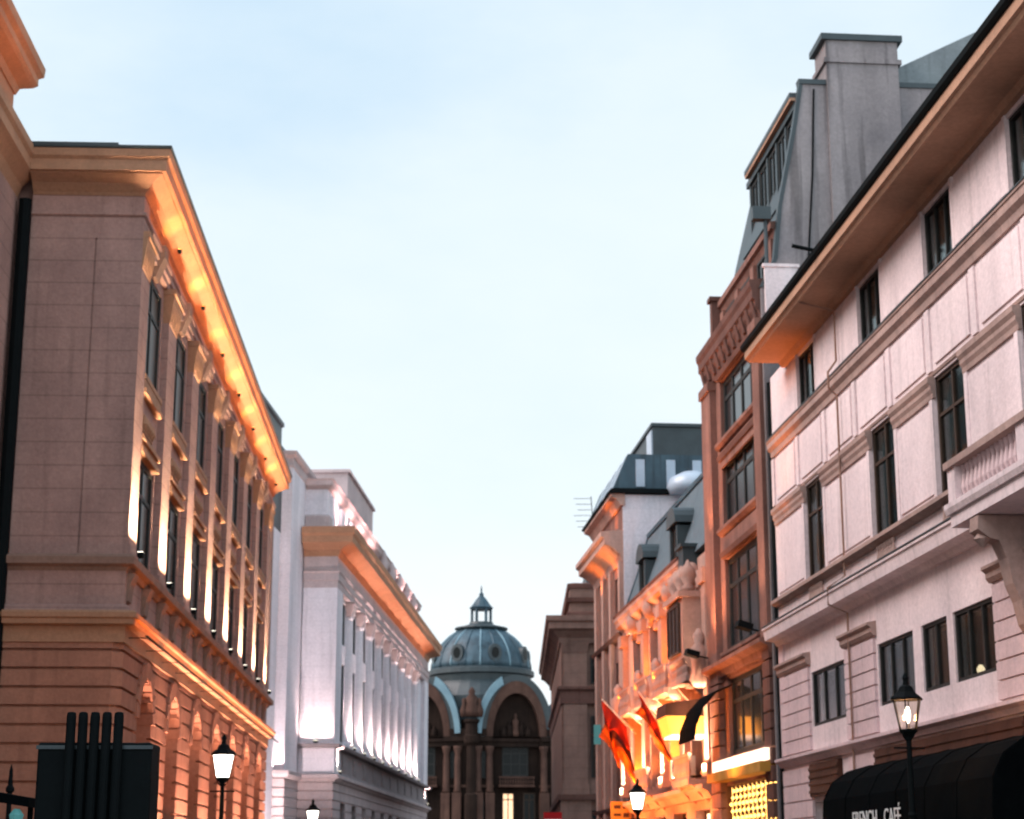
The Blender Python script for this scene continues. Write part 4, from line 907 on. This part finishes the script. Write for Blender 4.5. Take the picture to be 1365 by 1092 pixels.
# ------------------------------------------------------------------ street lamps
def lamp_meshes():
    p = MB(); p.lathe([(.2, 0), (.2, .1), (.16, .15), (.14, .7), (.11, .8), (.075, .9), (.06, 2.2), (.08, 2.25), (.055, 2.3), (.045, 3.5), (.07, 3.53), (.04, 3.58)], n=12)
    p.box(-.28, .28, -.015, .015, 3.36, 3.39)
    l = MB()
    R0, R1 = .15, .25
    for k in range(6):
        t = 2*PI*k/6; l.tube([(R0*math.cos(t), R0*math.sin(t), 3.68), (R1*math.cos(t), R1*math.sin(t), 4.2)], .013, 5)
    l.lathe([(.06, 3.56), (.13, 3.62), (.17, 3.66), (.17, 3.69), (.05, 3.7)], n=6)
    for k in range(4):
        t = 2*PI*k/4+.4; l.tube([(.05*math.cos(t), .05*math.sin(t), 3.5), (.12*math.cos(t), .12*math.sin(t), 3.58), (.14*math.cos(t), .14*math.sin(t), 3.67)], .014, 5)
    c = MB(); c.lathe([(.29, 4.19), (.3, 4.22), (.27, 4.25), (.16, 4.33), (.12, 4.42), (.06, 4.45), (.05, 4.53), (.07, 4.57), (.02, 4.66)], n=6)
    g_ = MB(); g_.lathe([(R0-.01, 3.69), (R1-.015, 4.19)], n=6)
    b = MB(); b.lathe([(.02, 3.8), (.045, 3.87), (.055, 3.96), (.04, 4.04), (.02, 4.08)], n=10)
    out = []
    for n, m_, mm in (('pole', p, M_BLACK), ('lantern', l, M_BLACK), ('lantern_cap', c, M_BLACK), ('glass', g_, M_LANT), ('bulb', b, E_LAMP)):
        o = m_.build(n, mm); out.append(o.data); bpy.data.objects.remove(o)
    o = g_.build('glass', E_LAMP); out.append(o.data); bpy.data.objects.remove(o)
    return out
LM = lamp_meshes()
def lamp(x, y, z, label, frosted, watts, rz=0.):
    t = thing('street_lamp', label, 'street lamp', (x, y, z), rz, 'street lamps along the street')
    child('pole', LM[0], t); la = child('lantern', LM[1], t); child('lantern_cap', LM[2], la)
    if frosted: child('glass', LM[5], la)
    else: child('glass', LM[3], la); child('bulb', LM[4], la)
    point((x, y, z+3.95), watts, (1., .46, .2), .3 if frosted else .08)
    return t
lamp(-6.66, 43., -.02, 'white glowing street lamp in front of the arched windows of the brown building', True, 480)
lamp(6.83, 32., .26, 'black street lamp with clear glass lantern and small bulb before the cafe awning', False, 210, .2)
lamp(-7.96, 75., -.3, 'far white glowing street lamp by the foot of the white building', True, 260)
lamp(4.02, 60., -.2, 'white glowing street lamp under the flags of the ornate house', True, 300)

# ------------------------------------------------------------------ cafe awning
b0 = rbase(29.6); fr = Frame(0, 0, RA, 1)
aw = thing('cafe_awning', 'black rounded canvas awning with white cafe lettering on the pale house', 'awning', b0)
prof = [(.2, 4.28-.45), (.7, 3.8), (1.2, 3.66), (1.55, 3.42), (1.75, 3.05), (1.8, 2.3)]
prof_in = [(1.77, 2.3), (1.72, 3.04), (1.53, 3.39), (1.18, 3.62), (.69, 3.76), (.2, 3.8)]
q = MB(fr); q.prism(prof + prof_in, 0.3, 11.1); q.prism(prof+[(.2, 2.3)], 11.08, 11.12); q.prism(prof+[(.2, 2.3)], 0.28, .32); q.build('canopy', M_CANV, aw)
for k in range(7):
    q = MB(fr); q.prism([(o+.012, z+.012) for o, z in prof]+[(o, z) for o, z in reversed(prof)], .3+1.79*k, .325+1.79*k); q.build('rib_seam', M_CANV, aw)
q = MB(fr); q.prism([(1.8, 2.3), (1.83, 2.1), (1.8, 2.0), (1.78, 2.0), (1.78, 2.3)], .3, 11.1); q.build('valance', M_CANV, aw)
for word, da in (('FRENCH', 7.62), ('CAFÉ', 5.72)):
    tcu = bpy.data.curves.new('lettering', 'FONT'); tcu.body = word; tcu.size = .43; tcu.extrude = .006; tcu.align_x = 'CENTER'
    to = bpy.data.objects.new('lettering', tcu); COL.objects.link(to)
    bpy.context.view_layer.update()
    tm = bpy.data.meshes.new_from_object(to.evaluated_get(bpy.context.evaluated_depsgraph_get())); bpy.data.objects.remove(to)
    tm.materials.append(M_WLET)
    lo = child('lettering', tm, aw, fr.p(da, 1.83, 2.42))
    lo.rotation_euler = (PI/2, 0, RA+PI); lo.scale = (1.1, 1.05, 1)

# small lit shop panel past the awning
q = MB(Frame(*rbase(45.4)[:2], RA, 1)); q.box(-.5, .5, .1, .2, 2.4, 3.0); tag(q.build('lit_sign', E_SHOP), 'small glowing cream panel on the wall just beyond the black awning', 'sign')

# ------------------------------------------------------------------ shop awnings, flags, signs, air conditioners
fr = Frame(*rbase(60.2)[:2], RA, 1)
q = MB(fr); pr = [(0, 7.3), (.5, 7.1), (.95, 6.6), (1.2, 6.0), (1.25, 5.6)]; q.prism(pr+[(o-.04, z-.03) for o, z in reversed(pr)], -1.9, .9)
tag(q.build('shop_awning', M_CANV), 'dark curved shop awning jutting from the narrow rose house', 'awning')
fr = Frame(*rbase(62.6)[:2], RA, 1)
t = thing('lit_box_canopy', 'glowing amber box canopy with dark fringe on the ornate house', 'canopy', rbase(62.6)); f0 = Frame(0, 0, RA, 1)
q = MB(f0); q.prism([(.02, 6.6), (1.55, 6.6), (1.5, 7.0), (.02, 7.2)], -.8, 1.1); q.build('fringe', M_SIGNB, t)
q = MB(f0); q.prism([(.02, 6.0), (1.35, 6.0), (1.52, 6.58), (.02, 6.58)], -.75, 1.05); q.build('lit_panel', emit('amber_box', (1., .42, .06), 1.0), t)
q = MB(f0); q.prism([(.05, 5.9), (1.3, 5.9), (1.3, 5.98), (.05, 5.98)], -.6, .95); q.build('light_tube', E_STRIP, t)

def flag(Y, z, length, drop, cols, lean, label):
    b = rbase(Y); f0 = Frame(0, 0, RA, 1)
    t = thing('flag', label, 'flag', (b[0], b[1], 0), 0, 'flags on the ornate house')
    tip = (.0, length*math.cos(lean), z+length*math.sin(lean))
    q = MB(f0); q.tube([(0, .1, z), tip], .03, 6); q.build('flagpole', M_ACW, t)
    n = 9
    for bi, (f_a, f_b, m_) in enumerate(cols):
        q = MB(f0); nu, nv = 20, 8
        def P(u, v):
            k = .18+.82*u
            return ((.24*math.sin(u*8+v*5)+.1*math.sin(u*17-v*9))*v, .25+(length*math.cos(lean)-.25)*k-.22*v*math.sin(u*7+v*3)-.3*v*v*(1-u), z+length*math.sin(lean)*k-drop*v*(.82+.18*math.sin(u*9+v*2)))
        q.v = [f0.p(*P(i/nu, f_a+(f_b-f_a)*j/nv)) for i in range(nu+1) for j in range(nv+1)]
        q.f = [(i*(nv+1)+j, (i+1)*(nv+1)+j, (i+1)*(nv+1)+j+1, i*(nv+1)+j+1) for i in range(nu) for j in range(nv)]
        cl = q.build('cloth', m_, t, True); cl.modifiers.new('thickness', 'SOLIDIFY').thickness = .012
flag(77.5, 7.1, 2.1, 2.4, ((0, .42, M_FLAGR), (.42, .6, M_FLAGD), (.6, 1, M_FLAGO)), .75, 'long red and orange flag with a dark band hanging nearest the pillared building')
flag(69.2, 6.3, 2.2, 1.25, ((0, .5, M_FLAGR), (.5, .68, M_FLAGD), (.68, 1, M_FLAGO)), .95, 'short crumpled red and orange flag on a slanting white pole')

f0 = Frame(0, 0, RA, 1)
def ac(Y, z, label):
    t = thing('air_conditioner', label, 'air conditioner', rbase(Y), 0, 'air conditioners on the ornate house')
    q = MB(f0); q.box(-.45, .45, .2, .55, z, z+.65); q.build('case', M_ACW, t)
    q = MB(f0); q.slab([(-.1+.26*math.cos(2*PI*k/14), z+.33+.26*math.sin(2*PI*k/14)) for k in range(14)], .55, .565); q.build('fan_grille', M_BLACK, t)
    for x in (-.4, .35): q = MB(f0); q.box(x, x+.05, 0, .5, z-.06, z-.01); q.build('bracket', M_BLACK, t)
ac(64.2, 4.75, 'white air conditioner on the ledge nearest the narrow rose house'); ac(66.2, 4.75, 'white air conditioner second along the ornate house ledge')

def floodbox(Y, o, z, label, w=.28):
    t = thing('floodlight', label, 'floodlight', rbase(Y), 0, 'dark floodlights on the right hand houses')
    q = MB(f0); q.hexa([(-w, o-.18, z), (w, o-.18, z), (w, o+.25, z+.12), (-w, o+.25, z+.12), (-w, o-.22, z+.18), (w, o-.22, z+.18), (w, o+.2, z+.3), (-w, o+.2, z+.3)]); q.build('housing', M_BLACK, t)
    q = MB(f0); q.tube([(0, 0, z-.05), (0, o-.05, z+.1)], .03, 6); q.build('arm', M_BLACK, t)
floodbox(53.4, .6, 8.35, 'dark floodlight on an arm above the ledge of the narrow rose house'); floodbox(60.9, .75, 8.4, 'dark floodlight at the seam between the narrow and ornate houses')

q = MB(Frame(*rbase(87)[:2], RA, 1)); q.box(-.05, .05, .3, .62, 7.3, 8.2); t = tag(q.build('projecting_sign', M_TEAL), 'small teal lit sign projecting from the white gabled house beside the flags', 'sign')
q = MB(Frame(*rbase(79)[:2], RA, 1))
t = thing('shop_sign', 'square ochre shop sign with dark marks at the foot of the flags', 'sign', rbase(79))
q = MB(f0); q.box(-.08, .08, .15, 1.0, 3.3, 4.4); q.build('board', M_GOLD, t)
q = MB(f0)
for (o, z, w, h) in ((.25, 4.1, .25, .14), (.6, 4.1, .28, .14), (.23, 3.75, .25, .18), (.58, 3.8, .3, .1), (.62, 3.48, .28, .14), (.25, 3.46, .25, .1)): q.box(-.1, -.081, o, o+w, z, z+h)
q.build('sign_marks', M_SIGNB, t)
t = thing('street_sign', 'white road sign with red header in front of the domed palace', 'sign', (2.0, 92., 0))
q = MB(); q.tube([(0, 0, 0), (0, 0, 4.3)], .05); q.build('post', M_ZINC, t)
q = MB(); q.box(-.42, .42, -.08, -.05, 3.0, 4.0); q.build('white_panel', M_WSIGN, t)
q = MB(); q.box(-.45, .45, -.085, -.045, 4.0, 4.35); q.build('red_header', M_REDS, t)

# ------------------------------------------------------------------ black street installation on the left, nearer the camera
t = thing('black_kiosk', 'black boxy kiosk with five upright pipes rising behind its top edge', 'kiosk', (-4.47, 20., 0))
q = MB(); q.box(-.63, .6, 0, .5, .05, 2.93); o = q.build('panel', M_BLACK, t)
bv = o.modifiers.new('bevel', 'BEVEL'); bv.width = .03; bv.segments = 2
for k in range(5):
    x = -.27+k*.128
    q = MB(); q.lathe([(.052, .1), (.052, 3.2), (.046, 3.24), (.03, 3.25)], (x, -.06), 12); q.build('pipe', M_BLACK, t, False)
q = MB(); q.box(-.7, .7, -.15, .55, 0, .05); q.build('base', M_BLACK, t)
q = MB(); q.box(-.64, .61, -.02, -.002, 2.86, 2.9); q.box(-.64, .61, -.02, -.002, 1.9, 1.93); q.build('edge_trim', M_ZINC, t)
t = thing('dark_canopy', 'dark sloping canopy edge in the bottom corner beside the black kiosk', 'canopy', (-7.2, 26., 0))
q = MB(); q.hexa([(-1.2, -.8, 2.72), (.7, -.8, 2.42), (.7, 1.2, 2.42), (-1.2, 1.2, 2.72), (-1.2, -.8, 2.86), (.7, -.8, 2.54), (.7, 1.2, 2.54), (-1.2, 1.2, 2.86)]); q.build('roof', M_CANV, t)
q = MB()
for x in (-1.0, .5):
    q.tube([(x, .1, 0), (x, .1, 2.5)], .04)
q.build('post', M_BLACK, t)
q = MB(); q.lathe([(.02, 2.2), (.08, 2.24), (.1, 2.32), (.04, 2.4)], (.52, -.7), 8); q.build('lamp_bead', M_TEAL, t)
q = MB(); q.lathe([(.1, 0), (.1, .2), (.045, .3), (.04, 2.8), (.07, 2.83), (.07, 2.88), (.04, 2.92), (.03, 3.15), (.005, 3.25)], (-8.05, 30.), 10)
tag(q.build('finial_post', M_BLACK), 'slim dark post with pointed finial left of the black kiosk', 'post')

# ------------------------------------------------------------------ lamps that light the right row
def rlight(Y, o, z, d, watts, col, ang=80, rad=.15):
    b = rbase(Y); spot((b[0]-o, b[1]-.0867*o, z), d, watts*4, col, ang, .8, rad)
for Y in (61.45, 65.9, 70.3, 74.7, 80.4):
    b = rbase(Y); bar_light((b[0]-.62, b[1]-.05, 4.5), (.1, 0, 1), .6, .1, 260, (1., .66, .42), RA, 90)
for Y in (63.7, 68.1, 72.5, 76.9): rlight(Y, .3, 4.5, (.03, 0, 1), 520, SOD, 120)
for Y in (64.5, 69., 73.5, 78.):
    rlight(Y, .6, 8.3, (.1, 0, 1), 260, SOD, 110)
for Y in (62.5, 67, 72, 77): rlight(Y, 3.4, 2.4, (.8, 0, .75), 640, (1., .27, .06), 100, .3)
rlight(83, .5, 14.2, (.05, 0, 1), 40, SOD, 120); rlight(87, .5, 14.2, (.05, 0, 1), 40, SOD, 120); rlight(83, .3, 16.6, (.02, 0, 1), 20, SOD, 120)
rlight(52.6, 1.2, 8.3, (.1, .0, 1), 90, SODW, 80); rlight(59.6, .9, 8.4, (.1, 0, 1), 260, (1., .42, .2), 80); rlight(59.8, .9, 11.8, (.1, 0, 1), 120, (1., .42, .2), 80)
rlight(56, 2.2, 3.9, (.5, 0, .8), 260, (1., .38, .14), 110, .3)
rlight(50.5, 1.3, 8.5, (-.05, -.15, 1), 300, SOD, 60)

# ------------------------------------------------------------------ sky, sun, camera
wd = bpy.data.worlds.new('World'); sc.world = wd; wd.use_nodes = True
nt = wd.node_tree; N = nt.nodes; L = nt.links
bg = N['Background']; out = N['World Output']
sky = N.new('ShaderNodeTexSky'); sky.sky_type = 'NISHITA'; sky.sun_disc = False
SUN_EL, SUN_AZ = math.radians(42), math.radians(262)
sky.sun_elevation = SUN_EL; sky.sun_rotation = SUN_AZ; sky.air_density = 1.; sky.dust_density = 1.5; sky.ozone_density = 2
bg.inputs['Strength'].default_value = .015
L.new(sky.outputs[0], bg.inputs['Color'])
tc = N.new('ShaderNodeTexCoord')
mp = N.new('ShaderNodeMapping'); mp.inputs['Scale'].default_value = (1, 1, 2.2); L.new(tc.outputs['Generated'], mp.inputs['Vector'])
nz = N.new('ShaderNodeTexNoise'); nz.inputs['Scale'].default_value = 3.2; nz.inputs['Detail'].default_value = 7; nz.inputs['Roughness'].default_value = .55; L.new(mp.outputs[0], nz.inputs['Vector'])
sx = N.new('ShaderNodeSeparateXYZ'); L.new(tc.outputs['Generated'], sx.inputs[0])
mr = N.new('ShaderNodeMapRange'); mr.inputs['From Min'].default_value = .05; mr.inputs['From Max'].default_value = .6; L.new(sx.outputs['Z'], mr.inputs['Value'])
ad = N.new('ShaderNodeMath'); ad.operation = 'MULTIPLY_ADD'; ad.inputs[1].default_value = .9; ad.inputs[2].default_value = -.45; L.new(nz.outputs['Fac'], ad.inputs[0])
sm = N.new('ShaderNodeMath'); sm.operation = 'ADD'; sm.use_clamp = True; L.new(mr.outputs[0], sm.inputs[0]); L.new(ad.outputs[0], sm.inputs[1])
rp = N.new('ShaderNodeValToRGB'); L.new(sm.outputs[0], rp.inputs['Fac'])
rp.color_ramp.elements[0].position = .0; rp.color_ramp.elements[0].color = (.84, .885, .90, 1)
rp.color_ramp.elements[1].position = 1.; rp.color_ramp.elements[1].color = (.43, .61, .77, 1)
e = rp.color_ramp.elements.new(.55); e.color = (.69, .785, .835, 1)
b2 = N.new('ShaderNodeBackground'); L.new(rp.outputs[0], b2.inputs['Color']); 
wy = N.new('ShaderNodeMapRange'); wy.inputs['From Min'].default_value = .1; wy.inputs['From Max'].default_value = -.9; wy.inputs['To Min'].default_value = 1.0; wy.inputs['To Max'].default_value = 1.65
L.new(sx.outputs['Y'], wy.inputs['Value']); L.new(wy.outputs[0], b2.inputs['Strength'])
asd = N.new('ShaderNodeAddShader'); L.new(bg.outputs[0], asd.inputs[0]); L.new(b2.outputs[0], asd.inputs[1]); L.new(asd.outputs[0], out.inputs['Surface'])

sl = bpy.data.lights.new('sun', 'SUN'); sl.energy = 3.6; sl.angle = math.radians(45); sl.color = (1., .84, .80)
so = bpy.data.objects.new('sun', sl); COL.objects.link(so)
# Nishita: rotation 0 is +Y, turning clockwise seen from above
sd = Vector((math.sin(SUN_AZ)*math.cos(SUN_EL), math.cos(SUN_AZ)*math.cos(SUN_EL), math.sin(SUN_EL)))
aim(so, -sd)

cd = bpy.data.cameras.new('camera'); cam = bpy.data.objects.new('camera', cd); COL.objects.link(cam)
cd.sensor_fit = 'HORIZONTAL'; cd.sensor_width = 36; cd.lens = 36*2444/1365
cam.location = (0, 0, 1.6); cam.rotation_euler = (math.radians(90+14.1), 0, 0)
cd.clip_start = .1; cd.clip_end = 3000
cd.dof.use_dof = True; cd.dof.focus_distance = 11; cd.dof.aperture_fstop = 4.2; cd.dof.aperture_blades = 0
sc.camera = cam
sc.view_settings.view_transform = 'Standard'; sc.view_settings.look = 'None'; sc.view_settings.gamma = 1; sc.view_settings.exposure = .22
sc.render.engine = 'CYCLES'
sc.cycles.use_denoising = True
sc.cycles.max_bounces = 6; sc.cycles.diffuse_bounces = 3; sc.cycles.transparent_max_bounces = 12
sc.cycles.caustics_reflective = False; sc.cycles.caustics_refractive = False; sc.cycles.sample_clamp_indirect = 4
